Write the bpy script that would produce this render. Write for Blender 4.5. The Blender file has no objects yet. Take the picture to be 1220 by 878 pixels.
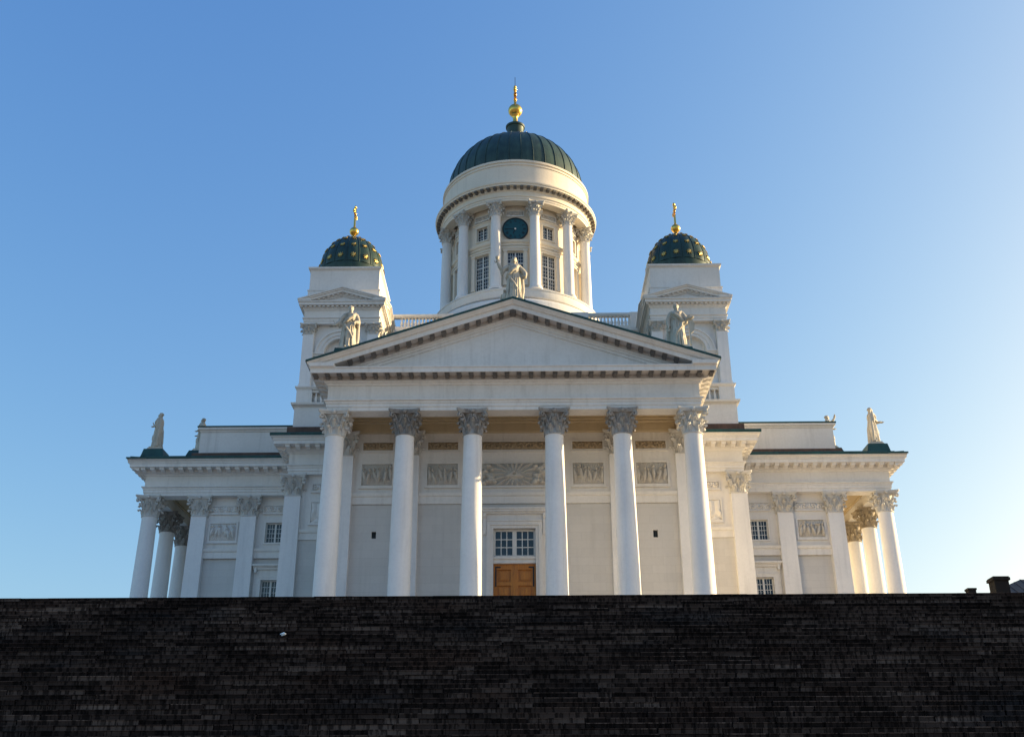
import bpy, math, random
from mathutils import Matrix, Vector
import numpy as np

PI = math.pi
sc = bpy.context.scene
COL = sc.collection
EYE = 1.65                     # camera height over the square
FL = 12.2                      # church floor, measured from the eye

# ------------------------------------------------------------------ camera
F_PX, PITCH, YAW, ROLL = 1284.7, 0.424162, 0.0119026, -0.0030768
CAM = Vector((0.690, -94.002, EYE))
fw = Vector((-math.sin(YAW)*math.cos(PITCH), math.cos(YAW)*math.cos(PITCH), math.sin(PITCH)))
rt = Vector((math.cos(YAW), math.sin(YAW), 0)); up = rt.cross(fw)
r2 = math.cos(ROLL)*rt + math.sin(ROLL)*up
u2 = -math.sin(ROLL)*rt + math.cos(ROLL)*up
cam_d = bpy.data.cameras.new('camera'); cam = bpy.data.objects.new('camera', cam_d); COL.objects.link(cam)
M = Matrix((r2, u2, -fw)).transposed().to_4x4(); M.translation = CAM
cam.matrix_world = M
cam_d.sensor_fit = 'HORIZONTAL'; cam_d.sensor_width = 36.0; cam_d.lens = 36.0*F_PX/1220.0
cam_d.clip_start = 0.1; cam_d.clip_end = 6000
sc.camera = cam

# ------------------------------------------------------------------ sky, sun, exposure
SUN_AZ = math.radians(75.6)    # clockwise from north (+Y)
SUN_EL = math.radians(14.0)
world = bpy.data.worlds.new('World'); sc.world = world; world.use_nodes = True
wn = world.node_tree.nodes; wl = world.node_tree.links; wn.clear()
sky = wn.new('ShaderNodeTexSky'); sky.sky_type = 'NISHITA'; sky.sun_disc = False
sky.sun_elevation = SUN_EL; sky.sun_rotation = SUN_AZ
sky.altitude = 0; sky.air_density = 1.0; sky.dust_density = 3.0; sky.ozone_density = 2.0
bg = wn.new('ShaderNodeBackground'); bg.inputs['Strength'].default_value = 0.12
wo = wn.new('ShaderNodeOutputWorld')
# colour response of the sky: deeper blue away from the sun, whiter towards it
sep = wn.new('ShaderNodeSeparateColor'); com = wn.new('ShaderNodeCombineColor'); wl.new(sky.outputs[0], sep.inputs[0])
for i_, (k_, p_) in enumerate(((0.755, 1.36), (0.962, 1.035), (1.610, 0.556))):
    pw = wn.new('ShaderNodeMath'); pw.operation = 'POWER'; pw.inputs[1].default_value = p_; wl.new(sep.outputs[i_], pw.inputs[0])
    mu = wn.new('ShaderNodeMath'); mu.operation = 'MULTIPLY'; mu.inputs[1].default_value = k_; wl.new(pw.outputs[0], mu.inputs[0])
    mn = wn.new('ShaderNodeMath'); mn.operation = 'MINIMUM'; mn.inputs[1].default_value = 7.0; wl.new(mu.outputs[0], mn.inputs[0]); wl.new(mn.outputs[0], com.inputs[i_])
wl.new(com.outputs[0], bg.inputs[0]); wl.new(bg.outputs[0], wo.inputs[0])
sun_d = bpy.data.lights.new('sun', 'SUN'); sun_d.energy = 5.0; sun_d.angle = math.radians(0.5); sun_d.color = (1.0, 0.75, 0.41)
sun = bpy.data.objects.new('sun', sun_d); COL.objects.link(sun)
sdir = Vector((math.sin(SUN_AZ)*math.cos(SUN_EL), math.cos(SUN_AZ)*math.cos(SUN_EL), math.sin(SUN_EL)))
sun.rotation_euler = sdir.to_track_quat('Z', 'Y').to_euler(); sun.location = (80, 0, 90)
sc.view_settings.view_transform = 'Standard'; sc.view_settings.look = 'None'
sc.view_settings.gamma = 1.0; sc.view_settings.exposure = 1.25; sc.view_settings.use_curve_mapping = False

# ------------------------------------------------------------------ materials
def new_mat(name):
    m = bpy.data.materials.new(name); m.use_nodes = True
    nt = m.node_tree; b = nt.nodes['Principled BSDF']
    return m, nt, b
def nd(nt, kind, **kw):
    n = nt.nodes.new(kind)
    for k, v in kw.items(): setattr(n, k, v)
    return n
def noise(nt, vec, scale, detail=4, rough=0.55, stretch=None):
    if stretch:
        mp = nd(nt, 'ShaderNodeMapping'); mp.inputs['Scale'].default_value = stretch
        nt.links.new(vec, mp.inputs[0]); vec = mp.outputs[0]
    n = nd(nt, 'ShaderNodeTexNoise'); n.inputs['Scale'].default_value = scale
    n.inputs['Detail'].default_value = detail; n.inputs['Roughness'].default_value = rough
    nt.links.new(vec, n.inputs['Vector']); return n.outputs['Fac']
def ramp(nt, fac, stops):
    r = nd(nt, 'ShaderNodeValToRGB'); e = r.color_ramp.elements
    while len(e) < len(stops): e.new(0.5)
    for el, (p, c) in zip(e, stops):
        el.position = p; el.color = (*c, 1) if len(c) == 3 else c
    nt.links.new(fac, r.inputs[0]); return r.outputs[0]
def mix(nt, fac, a, b, mode='MIX'):
    m = nd(nt, 'ShaderNodeMix', data_type='RGBA', blend_type=mode)
    for sock, v in ((m.inputs[0], fac), (m.inputs[6], a), (m.inputs[7], b)):
        if isinstance(v, (int, float)): sock.default_value = v
        elif isinstance(v, tuple): sock.default_value = (*v, 1)
        else: nt.links.new(v, sock)
    return m.outputs[2]
def bump(nt, b, h, strength, dist=0.02):
    n = nd(nt, 'ShaderNodeBump'); n.inputs['Strength'].default_value = strength; n.inputs['Distance'].default_value = dist
    nt.links.new(h, n.inputs['Height']); nt.links.new(n.outputs[0], b.inputs['Normal'])
def pos(nt):
    return nd(nt, 'ShaderNodeNewGeometry').outputs['Position']

def stone(name, base, dirt, amount=0.5, rough=0.75, joints=None, grain=0.25, streak=0.35):
    m, nt, b = new_mat(name); p = pos(nt)
    big = noise(nt, p, 0.35, 5); f1 = ramp(nt, big, [(0.35, (0, 0, 0)), (0.75, (1, 1, 1))])
    fine = noise(nt, p, 5.0, 6, 0.65); f2 = ramp(nt, fine, [(0.45, (0, 0, 0)), (0.8, (1, 1, 1))])
    st = noise(nt, p, 1.4, 5, 0.6, (1.6, 1.6, 0.10)); f3 = ramp(nt, st, [(0.52, (0, 0, 0)), (0.78, (1, 1, 1))])
    c = mix(nt, mul(nt, f1, amount*0.55), base, dirt)
    c = mix(nt, mul(nt, f2, amount*0.5), c, dirt)
    c = mix(nt, mul(nt, f3, streak*amount), c, tuple(x*0.7 for x in dirt))
    h = fine
    if joints:
        tc = nd(nt, 'ShaderNodeTexCoord'); sx = nd(nt, 'ShaderNodeSeparateXYZ'); nt.links.new(p, sx.inputs[0])
        ad = nd(nt, 'ShaderNodeMath', operation='ADD'); nt.links.new(sx.outputs[0], ad.inputs[0]); nt.links.new(sx.outputs[1], ad.inputs[1])
        cb = nd(nt, 'ShaderNodeCombineXYZ'); nt.links.new(ad.outputs[0], cb.inputs[0]); nt.links.new(sx.outputs[2], cb.inputs[1])
        br = nd(nt, 'ShaderNodeTexBrick'); nt.links.new(cb.outputs[0], br.inputs['Vector'])
        br.inputs['Scale'].default_value = 1.0; br.inputs['Mortar Size'].default_value = 0.012
        br.inputs['Brick Width'].default_value = joints[0]; br.inputs['Row Height'].default_value = joints[1]
        br.inputs['Color1'].default_value = (1, 1, 1, 1); br.inputs['Color2'].default_value = (0.93, 0.93, 0.93, 1); br.inputs['Mortar'].default_value = (0.86, 0.86, 0.86, 1)
        c = mix(nt, 0.8, c, br.outputs['Color'], 'MULTIPLY')
    nt.links.new(c, b.inputs['Base Color']); b.inputs['Roughness'].default_value = rough
    b.inputs['Specular IOR Level'].default_value = 0.25
    bump(nt, b, h, grain, 0.02); return m
def mul(nt, fac, k):
    n = nd(nt, 'ShaderNodeMath', operation='MULTIPLY'); nt.links.new(fac, n.inputs[0]); n.inputs[1].default_value = k; return n.outputs[0]

PLASTER = stone('white_plaster', (0.75, 0.725, 0.69), (0.54, 0.51, 0.465), 0.75, streak=0.5)
CREAM = stone('cream_drum_plaster', (0.76, 0.685, 0.575), (0.60, 0.53, 0.43), 0.7)
SHAFT = stone('column_plaster', (0.78, 0.765, 0.75), (0.58, 0.57, 0.57), 0.7, grain=0.3, streak=0.5)
LOWER = stone('lower_wall_plaster', (0.60, 0.58, 0.55), (0.50, 0.48, 0.45), 0.6, joints=(1.5, 0.55))
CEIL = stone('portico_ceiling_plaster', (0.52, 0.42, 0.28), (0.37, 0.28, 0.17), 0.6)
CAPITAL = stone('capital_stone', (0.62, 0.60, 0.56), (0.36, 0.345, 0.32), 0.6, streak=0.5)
BROWNCAP = stone('brown_capital_stone', (0.44, 0.38, 0.29), (0.16, 0.125, 0.085), 1.0, streak=0.5)  # browner tone for the inner capitals of the east wing
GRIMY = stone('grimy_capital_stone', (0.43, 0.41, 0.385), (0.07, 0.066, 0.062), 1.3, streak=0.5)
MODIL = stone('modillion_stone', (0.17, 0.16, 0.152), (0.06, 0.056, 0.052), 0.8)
SOFFITDK = stone('dark_soffit_plaster', (0.52, 0.485, 0.455), (0.33, 0.30, 0.27), 0.9)  # darker tone for the bed and soffit under the cornices
RELIEF = stone('relief_stone', (0.60, 0.565, 0.51), (0.36, 0.33, 0.29), 0.8)
BROWNFRIEZE = stone('foliage_frieze_stone', (0.42, 0.33, 0.22), (0.20, 0.15, 0.09), 0.8)
STATUE = stone('statue_zinc', (0.56, 0.515, 0.43), (0.27, 0.24, 0.19), 1.0, rough=0.6, streak=0.8)
PAVING = stone('plaza_paving', (0.27, 0.245, 0.22), (0.19, 0.17, 0.15), 0.8, joints=(0.6, 0.6))
TERRACE = stone('bounce_paving', (0.46, 0.41, 0.36), (0.34, 0.30, 0.26), 0.8, joints=(1.2, 0.8))  # unseen terrace surface, made paler to bounce warm light up to the soffits
def metal(name, base, dark, metallic, rough, scale=0.8, streak=True):
    m, nt, b = new_mat(name); p = pos(nt)
    n1 = noise(nt, p, scale, 5, 0.6); n2 = noise(nt, p, 1.2, 4, 0.6, (2.2, 2.2, 0.2))
    c = mix(nt, ramp(nt, n1, [(0.35, (0, 0, 0)), (0.7, (1, 1, 1))]), base, dark)
    if streak: c = mix(nt, mul(nt, ramp(nt, n2, [(0.45, (0, 0, 0)), (0.75, (1, 1, 1))]), 0.6), c, tuple(min(1, x*1.7) for x in base))
    nt.links.new(c, b.inputs['Base Color']); b.inputs['Metallic'].default_value = metallic; b.inputs['Roughness'].default_value = rough
    bump(nt, b, n1, 0.15); return m
COPPER = metal('green_copper', (0.012, 0.062, 0.056), (0.007, 0.034, 0.032), 0.1, 0.55)
DOMECU = metal('dark_dome_copper', (0.026, 0.056, 0.043), (0.010, 0.027, 0.023), 0.15, 0.5)
TOWERCU = metal('tower_dome_copper', (0.017, 0.046, 0.034), (0.007, 0.020, 0.017), 0.15, 0.45)
RUST = metal('rusty_brown_copper', (0.115, 0.062, 0.040), (0.055, 0.032, 0.024), 0.1, 0.7, 1.5)
STARGOLD = metal('worn_gilding', (0.62, 0.44, 0.14), (0.40, 0.28, 0.09), 0.85, 0.42, 3.0, False)
GOLD = metal('gilding', (0.86, 0.55, 0.13), (0.70, 0.42, 0.09), 1.0, 0.28, 3.0, False)
IRON = metal('dark_iron', (0.02, 0.02, 0.022), (0.012, 0.012, 0.013), 0.4, 0.5)
DIAL = metal('teal_clock_dial', (0.008, 0.075, 0.085), (0.006, 0.055, 0.065), 0.1, 0.4, 3.0, False)
BLACK = metal('dark_paint', (0.006, 0.010, 0.012), (0.004, 0.007, 0.008), 0.0, 0.5, 3.0, False)
ROOFDARK = metal('dark_seam_roof', (0.022, 0.022, 0.026), (0.012, 0.012, 0.015), 0.1, 0.6)
BRICKDK = stone('dark_chimney_brick', (0.006, 0.005, 0.005), (0.004, 0.003, 0.003), 0.8, joints=(0.25, 0.08))
HOUSEW = stone('ochre_house_plaster', (0.42, 0.33, 0.2), (0.3, 0.24, 0.15), 0.6)
WHITEW = stone('window_paint', (0.66, 0.65, 0.62), (0.5, 0.49, 0.46), 0.4, rough=0.5, grain=0.05)
PAPER = stone('white_paper', (0.8, 0.8, 0.78), (0.7, 0.7, 0.68), 0.3)
def glass():
    m, nt, b = new_mat('window_glass'); p = pos(nt)
    n = noise(nt, p, 2.2, 2)
    c = ramp(nt, n, [(0.35, (0.004, 0.008, 0.014)), (0.7, (0.014, 0.024, 0.038))])
    nt.links.new(c, b.inputs['Base Color']); b.inputs['Roughness'].default_value = 0.08
    b.inputs['Specular IOR Level'].default_value = 0.6
    bump(nt, b, noise(nt, p, 1.1, 2), 0.12, 0.05); return m
GLASS = glass()
def wood():
    m, nt, b = new_mat('oiled_oak'); p = pos(nt)
    n = noise(nt, p, 3.0, 6, 0.6, (6, 6, 0.5))
    c = ramp(nt, n, [(0.3, (0.34, 0.105, 0.008)), (0.7, (0.56, 0.215, 0.016))])
    nt.links.new(c, b.inputs['Base Color']); b.inputs['Roughness'].default_value = 0.45; bump(nt, b, n, 0.1); return m
WOOD = wood()
def granite():
    m, nt, b = new_mat('dark_step_granite')
    g = nd(nt, 'ShaderNodeNewGeometry'); p = g.outputs['Position']; isl = g.outputs['Random Per Island']
    base = ramp(nt, isl, [(0.0, (0.009, 0.0076, 0.0074)), (0.25, (0.022, 0.018, 0.0172)), (0.5, (0.031, 0.0255, 0.024)), (0.72, (0.043, 0.036, 0.033)), (0.88, (0.062, 0.053, 0.049)), (1.0, (0.092, 0.080, 0.074))])
    base = mix(nt, 1.0, base, (1.16, 1.05, 0.98), 'MULTIPLY')
    patch = noise(nt, p, 0.55, 4, 0.6, (0.5, 1, 1.3))
    base = mix(nt, ramp(nt, patch, [(0.38, (0, 0, 0)), (0.72, (1, 1, 1))]), mix(nt, 1.0, base, (0.62, 0.58, 0.58), 'MULTIPLY'), mix(nt, 1.0, base, (1.75, 1.66, 1.6), 'MULTIPLY'))
    hue = noise(nt, p, 0.35, 3, 0.5, (0.6, 1, 1.6))
    base = mix(nt, mul(nt, ramp(nt, hue, [(0.55, (0, 0, 0)), (0.68, (1, 1, 1))]), 0.55), base, (0.046, 0.026, 0.019))
    base = mix(nt, mul(nt, ramp(nt, hue, [(0.30, (1, 1, 1)), (0.42, (0, 0, 0))]), 0.45), base, (0.026, 0.030, 0.036))
    marks = noise(nt, p, 1.0, 5, 0.7, (6.0, 6.0, 0.5))
    base = mix(nt, ramp(nt, marks, [(0.45, (1, 1, 1)), (0.53, (0, 0, 0))]), base, mix(nt, 1.0, base, (0.26, 0.26, 0.27), 'MULTIPLY'))
    sp = noise(nt, p, 28.0, 3, 0.7)
    base = mix(nt, mul(nt, ramp(nt, sp, [(0.55, (0, 0, 0)), (0.8, (1, 1, 1))]), 0.35), base, (0.09, 0.085, 0.085))
    nt.links.new(base, b.inputs['Base Color']); b.inputs['Roughness'].default_value = 0.9; b.inputs['Specular IOR Level'].default_value = 0.06
    bump(nt, b, marks, 0.5, 0.02); return m
GRANITE = granite()

# ------------------------------------------------------------------ mesh builder
class MB:
    def __init__(s): s.v = []; s.f = []
    def add(s, vs, fs, mat=None):
        n = len(s.v)
        s.v += [tuple(mat @ Vector(p)) for p in vs] if mat is not None else [tuple(p) for p in vs]
        s.f += [tuple(i+n for i in f) for f in fs]; return s
    def join(s, o, mat=None): return s.add(o.v, o.f, mat)
    def box(s, x0, x1, y0, y1, z0, z1):
        if x0 > x1: x0, x1 = x1, x0
        if y0 > y1: y0, y1 = y1, y0
        v = [(x0,y0,z0),(x1,y0,z0),(x1,y1,z0),(x0,y1,z0),(x0,y0,z1),(x1,y0,z1),(x1,y1,z1),(x0,y1,z1)]
        return s.add(v, [(0,3,2,1),(4,5,6,7),(0,1,5,4),(1,2,6,5),(2,3,7,6),(3,0,4,7)])
    def prism(s, poly, a0, a1, axis='z'):
        n = len(poly)
        def P(u, w, a): return {'z': (u, w, a), 'y': (u, a, w), 'x': (a, u, w)}[axis]
        v = [P(u, w, a0) for u, w in poly] + [P(u, w, a1) for u, w in poly]
        return s.add(v, [tuple(range(n-1, -1, -1)), tuple(range(n, 2*n))] + [(i, (i+1) % n, n+(i+1) % n, n+i) for i in range(n)])
    def lathe(s, prof, n=48, c=(0, 0), cap=True):
        v = []; f = []; m = len(prof)
        for r, z in prof:
            for k in range(n):
                a = 2*PI*k/n; v.append((c[0]+r*math.cos(a), c[1]+r*math.sin(a), z))
        for i in range(m-1):
            for k in range(n):
                k2 = (k+1) % n; f.append((i*n+k, i*n+k2, (i+1)*n+k2, (i+1)*n+k))
        if cap:
            f.append(tuple(range(n-1, -1, -1))); f.append(tuple((m-1)*n+k for k in range(n)))
        return s.add(v, f)
    def tube(s, pts, rad, n=8, flat=1.0):
        pts = [Vector(p) for p in pts]; v = []; f = []
        if isinstance(rad, (int, float)): rad = [rad]*len(pts)
        t0 = (pts[1]-pts[0]).normalized()
        ref = Vector((0, 0, 1)) if abs(t0.z) < 0.9 else Vector((1, 0, 0))
        nrm = t0.cross(ref).normalized()
        for i, p in enumerate(pts):
            t = (pts[min(i+1, len(pts)-1)] - pts[max(i-1, 0)]).normalized()
            nrm = (nrm - t*nrm.dot(t)).normalized(); b = t.cross(nrm)
            for k in range(n):
                a = 2*PI*k/n; v.append(tuple(p + nrm*math.cos(a)*rad[i] + b*math.sin(a)*rad[i]*flat))
        m = len(pts)
        for i in range(m-1):
            for k in range(n): f.append((i*n+k, i*n+(k+1) % n, (i+1)*n+(k+1) % n, (i+1)*n+k))
        f.append(tuple(range(n-1, -1, -1))); f.append(tuple((m-1)*n+k for k in range(n)))
        return s.add(v, f)
    def ellipsoid(s, c, r, n=12, m=8):
        prof = [(max(1e-3, math.sin(PI*i/m)), -math.cos(PI*i/m)) for i in range(m+1)]
        t = MB().lathe(prof, n)
        return s.add([(c[0]+x*r[0], c[1]+y*r[1], c[2]+z*r[2]) for x, y, z in t.v], t.f)
    def sweep(s, path, prof, closed=True):
        # path runs with the outside on its right hand; prof = closed polygon of (outward offset, z)
        n = len(path); rings = []
        for i in range(n):
            p = Vector(path[i])
            d1 = (p-Vector(path[i-1])) if (closed or i > 0) else None
            d2 = (Vector(path[(i+1) % n])-p) if (closed or i < n-1) else None
            if d1 is None: d1 = d2
            if d2 is None: d2 = d1
            d1 = d1.normalized(); d2 = d2.normalized()
            n1 = Vector((d1.y, -d1.x)); n2 = Vector((d2.y, -d2.x))
            mt = (n1+n2); mt = mt/ max(1e-6, mt.dot(n1))
            rings.append([(p.x+mt.x*o, p.y+mt.y*o, z) for o, z in prof])
        m = len(prof); v = [q for r in rings for q in r]; f = []
        for i in range(n if closed else n-1):
            j = (i+1) % n
            for k in range(m):
                k2 = (k+1) % m; f.append((i*m+k, j*m+k, j*m+k2, i*m+k2))
        if not closed:
            f.append(tuple(range(m))); f.append(tuple((n-1)*m+k for k in range(m-1, -1, -1)))
        return s.add(v, f)
    def mesh(s, name, smooth=35):
        me = bpy.data.meshes.new(name); me.from_pydata(s.v, [], s.f)
        import bmesh
        bm = bmesh.new(); bm.from_mesh(me); bmesh.ops.recalc_face_normals(bm, faces=bm.faces); bm.to_mesh(me); bm.free()
        me.polygons.foreach_set('use_smooth', [True]*len(me.polygons))
        me.set_sharp_from_angle(angle=math.radians(smooth)); return me

def tag(o, label=None, cat=None, group=None, kind=None):
    for k, v in (('label', label), ('category', cat), ('group', group), ('kind', kind)):
        if v: o[k] = v
    return o
def link(name, me, m, parent=None, loc=(0, 0, 0), rz=0.0, sca=None):
    o = bpy.data.objects.new(name, me); COL.objects.link(o)
    if m and not me.materials: me.materials.append(m)
    o.parent = parent; o.location = loc; o.rotation_euler = (0, 0, rz)
    if sca: o.scale = sca
    return o
def top(name, mb, m, loc=(0, 0, 0), rz=0, smooth=35):
    return link(name, mb.mesh(name, smooth), m, None, loc, rz)
def empty(name, loc):
    o = bpy.data.objects.new(name, None); COL.objects.link(o); o.location = loc; o.empty_display_size = 1; return o

random.seed(5)
# ------------------------------------------------------------------ setting: square, terrace
gz = -EYE+EYE
g = MB().box(-900, 900, -1500, -62, -1.0, 0.0); tag(top('square', g, PAVING), kind='structure')
TZ = 9.70 + EYE                                     # top of the great steps
g = MB().box(-900, 900, -49.45, 1500, -1.0, TZ-0.004-0.19); tag(top('ground', g, PAVING), kind='structure')
g = MB().box(-60, 60, -49.4, 60, TZ-0.19, TZ-0.02); tag(top('terrace', g, TERRACE), kind='structure')

# ------------------------------------------------------------------ the great steps
RISE, TREAD, NST = 0.192, 0.29, 59
stairs = empty('granite_steps', (0, -50.0, 0))
tag(stairs, 'broad flight of dark granite block steps filling the foreground below the cathedral', 'steps')
for i in range(NST):
    ztop = TZ - i*RISE; yf = -i*TREAD
    mb = MB(); x = -46 - random.random()*2
    while x < 46:
        w = random.choice((0.7, 1.0, 1.3, 1.7, 2.2)) * random.uniform(0.85, 1.2)
        j = random.uniform(-0.012, 0.012); dz = random.uniform(-0.005, 0.005)
        gp = random.choice((0.02, 0.035, 0.06)) if i else 0.006; mb.box(x, x+w-gp, yf+j+0.018, yf+0.62, max(0.002, ztop-RISE-0.03), ztop+dz-0.03)
        mb.add([(x, yf+j+0.018, ztop+dz-0.03), (x+w-gp, yf+j+0.018, ztop+dz-0.03), (x, yf+j, ztop+dz-0.03), (x+w-gp, yf+j, ztop+dz-0.03), (x, yf+j, ztop+dz-0.004), (x+w-gp, yf+j, ztop+dz-0.004), (x, yf+j+0.006, ztop+dz), (x+w-gp, yf+j+0.006, ztop+dz), (x, yf+0.6, ztop+dz), (x+w-gp, yf+0.6, ztop+dz)], [(0,1,3,2),(2,3,5,4),(4,5,7,6),(6,7,9,8)]); x += w
    mb.box(-46, 46, yf+0.10, yf+0.60, max(0.001, ztop-RISE-0.02), max(0.002, ztop-(0.045 if i else 0.012)))
    if ztop > 0.05: link('step', mb.mesh('step'), GRANITE, stairs, (0, 0, 0))
sp = MB()
pts = [(0.16*math.cos(2*PI*k/7)*random.uniform(0.6, 1.1), 0.09*math.sin(2*PI*k/7)*random.uniform(0.6, 1.1)) for k in range(7)]
sp.prism(pts, 0, 0.012); sp.prism([(x*0.6+0.03, y*0.6) for x, y in pts], 0.012, 0.05)
# ------------------------------------------------------------------ cathedral root
cath = empty('cathedral', (0, 0, FL+EYE))
tag(cath, 'white neoclassical cathedral with portico, green main dome and two gold-starred towers', 'cathedral')
def part(name, mb, m, parent=None, at=None, rz=0.0, smooth=35, sca=None):
    """mb in eye-relative heights unless AT gives the part's own origin (eye-relative)."""
    me = mb if isinstance(mb, bpy.types.Mesh) else mb.mesh(name, smooth)
    p = parent or cath
    if p is cath: loc = (0, 0, -FL) if at is None else (at[0], at[1], at[2]-FL)
    else: loc = (0, 0, 0) if at is None else at
    return link(name, me, m, p, loc, rz, sca)

A, FR, B = 12.05, 29.65, 17.1      # arm half width, arm front, corner block (frieze faces)
def rot(p, k):
    for _ in range(k % 4): p = (-p[1], p[0])
    return p
def zrot(k): return Matrix.Rotation(k*PI/2, 4, 'Z')

# -- stylobate steps
ring = []
for k in range(4): ring += [rot(p, k) for p in ((-A, -B), (-A, -FR), (A, -FR), (A, -B), (B, -B))]
mb = MB()
for i, (o, z0, z1) in enumerate(((2.2, 9.6, 10.3), (1.8, 10.3, 10.95), (1.4, 10.95, 11.6), (0.9, 11.6, FL))):
    mb.sweep(ring, [(o, z0), (o, z1), (-1.5, z1), (-1.5, z0)])
for k in range(2):
    (mb.box(-A+1, A-1, -FR+1, FR-1, 11.9, FL-0.01) if k == 0 else mb.box(-FR+1, FR-1, -A+1, A-1, 11.9, FL-0.015))
part('stylobate', mb, LOWER)

# -- walls -----------------------------------------------------------------
def wall_holes(mb, us, z0, z1, holes, depth, fn, extra=()):
    """front sheet of a wall with real openings; fn(u, d, z) gives the point d behind the face"""
    U = sorted(set([us[0], us[1]] + [h[i] for h in holes for i in (0, 1)] + list(extra)))
    Z = sorted(set([z0, z1] + [h[i] for h in holes for i in (2, 3)]))
    for i in range(len(U)-1):
        for j in range(len(Z)-1):
            u = (U[i]+U[i+1])/2; z = (Z[j]+Z[j+1])/2
            if any(h[0] < u < h[1] and h[2] < z < h[3] for h in holes): continue
            mb.add([fn(U[i], 0, Z[j]), fn(U[i+1], 0, Z[j]), fn(U[i+1], 0, Z[j+1]), fn(U[i], 0, Z[j+1])], [(0, 1, 2, 3)])
    for a, b, c, d in holes:
        q = [fn(a,0,c), fn(b,0,c), fn(b,0,d), fn(a,0,d), fn(a,depth,c), fn(b,depth,c), fn(b,depth,d), fn(a,depth,d)]
        mb.add(q, [(0,1,5,4), (1,2,6,5), (2,3,7,6), (3,0,4,7)])
CW = 25.4                                            # cella end wall
ZT = 26.4                                            # walls run up into the entablature
ZS = 21.18                                           # where the coarser lower wall ends
def flat(y): return lambda u, d, z: (u, y+d, z)
DOOR = (-1.38, 1.38, FL, 19.50)
up_, lo_ = MB(), MB()
# south arm: end wall with the door, side walls
wall_holes(lo_, (-11.5, 11.5), FL-0.1, ZS, [DOOR, (-9.36, -9.06, 18.9, 19.36), (9.06, 9.36, 18.87, 19.36)], 0.45, flat(-CW+0.04))
wall_holes(up_, (-11.5, 11.5), ZS, ZT, [], 0.4, flat(-CW))
for mb2, z0, z1, e in ((lo_, FL-0.1, ZS, 0.04), (up_, ZS, ZT, 0)):
    for s in (-1, 1):
        mb2.box(s*(11.5-e), s*10.7, -CW+0.5, -15, z0, z1)
# wings: south walls (both), end walls, north walls
WIN = lambda s: [(min(s*18.3, s*19.8), max(s*18.3, s*19.8), 22.45, 24.08), (min(s*18.3, s*19.8), max(s*18.3, s*19.8), 16.3, 19.5)]
for s in (-1, 1):
    lo_hole = [WIN(s)[1]]; up_hole = [WIN(s)[0]]
    a, b = min(s*25.5, s*16.6), max(s*25.5, s*16.6)
    wall_holes(lo_, (a, b), FL-0.1, ZS, lo_hole, 0.3, flat(-11.36))
    wall_holes(up_, (a, b), ZS, ZT, up_hole, 0.3, flat(-11.4))
    for mb2, z0, z1, e in ((lo_, FL-0.1, ZS, 0.04), (up_, ZS, ZT, 0)):
        mb2.box(s*(25.5-e), s*25.0, -11.4+e, 11.4-e, z0, z1); mb2.box(s*24.9, s*16.6, 10.8, 11.4-e, z0, z1)
        # corner blocks
        c = 16.75-e
        mb2.box(s*11.45, s*c, -c, -11.45, z0, z1); mb2.box(s*11.45, s*c, 11.45, c, z0, z1)
    # north arm, plain
for mb2, z0, z1, e in ((lo_, FL-0.1, ZS, 0.04), (up_, ZS, ZT, 0)): mb2.box(-11.5+e, 11.5-e, 15, CW-e, z0, z1)
part('lower_wall', lo_, LOWER); part('upper_wall', up_, PLASTER)
core = MB().box(-10.2, 10.2, -24.6, -12, FL, 29).box(-24.6, -17, -10.2, 10.2, FL, 29).box(17, 24.6, -10.2, 10.2, FL, 29).box(-11, 11, -11, 11, FL, 41)
part('inner_core', core, BLACK)

# string courses and plain bands on the walls
mb = MB()
def band(path):
    mb.sweep(path, [(0.0, 21.18), (0.06, 21.2), (0.06, 21.68), (0.14, 21.72), (0.2, 21.86), (0.2, 21.95), (0.0, 22.0)], False)
for k in (0, 1, 3):
    band([rot(p, k) for p in ((-11.5, -16.8), (-11.5, -CW), (11.5, -CW), (11.5, -16.8))])
for s in (-1, 1):
    ps = [(-16.75, -11.4), (-16.75, -16.75), (-11.5, -16.75)] if s < 0 else [(11.5, -16.75), (16.75, -16.75), (16.75, -11.4)]
    band(ps)
part('string_course', mb, PLASTER)

# -- entablature -------------------------------------------------------------
PROF = [(-1.1, 26.15), (0, 26.15), (0, 26.40), (0.05, 26.41), (0.05, 26.64), (0.10, 26.65), (0.10, 26.78), (0.2, 26.82), (0.2, 26.90), (0.0, 26.92),
        (0.0, 27.88), (0.07, 27.91), (0.12, 28.02), (0.22, 28.06), (0.22, 28.12), (0.30, 28.14), (0.30, 28.42), (0.98, 28.43), (0.98, 28.40), (1.04, 28.40), (1.04, 28.70), (1.10, 28.72), (1.10, 28.80), (-1.1, 28.80)]
def low(prof): return [(o, z if z <= 27.0 else 27.0+(z-27.0)*0.88) for o, z in prof]
ent = part('entablature', MB().sweep([(-A, -B+1.0), (-A, -FR), (A, -FR), (A, -B+1.0)], PROF, False), PLASTER)
part('entablature', MB().sweep([p for p in ring[3:]+ring[:1]], low(PROF), False), PLASTER)
EAVE = [(-0.5, 28.80), (1.06, 28.802), (1.09, 28.83), (1.12, 28.90), (1.20, 28.98), (1.27, 29.0), (1.27, 29.06), (-0.5, 29.06)]
GUT = [(-0.3, 29.064), (1.31, 29.064), (1.33, 29.28), (1.28, 29.33), (-0.3, 29.36)]
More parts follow.
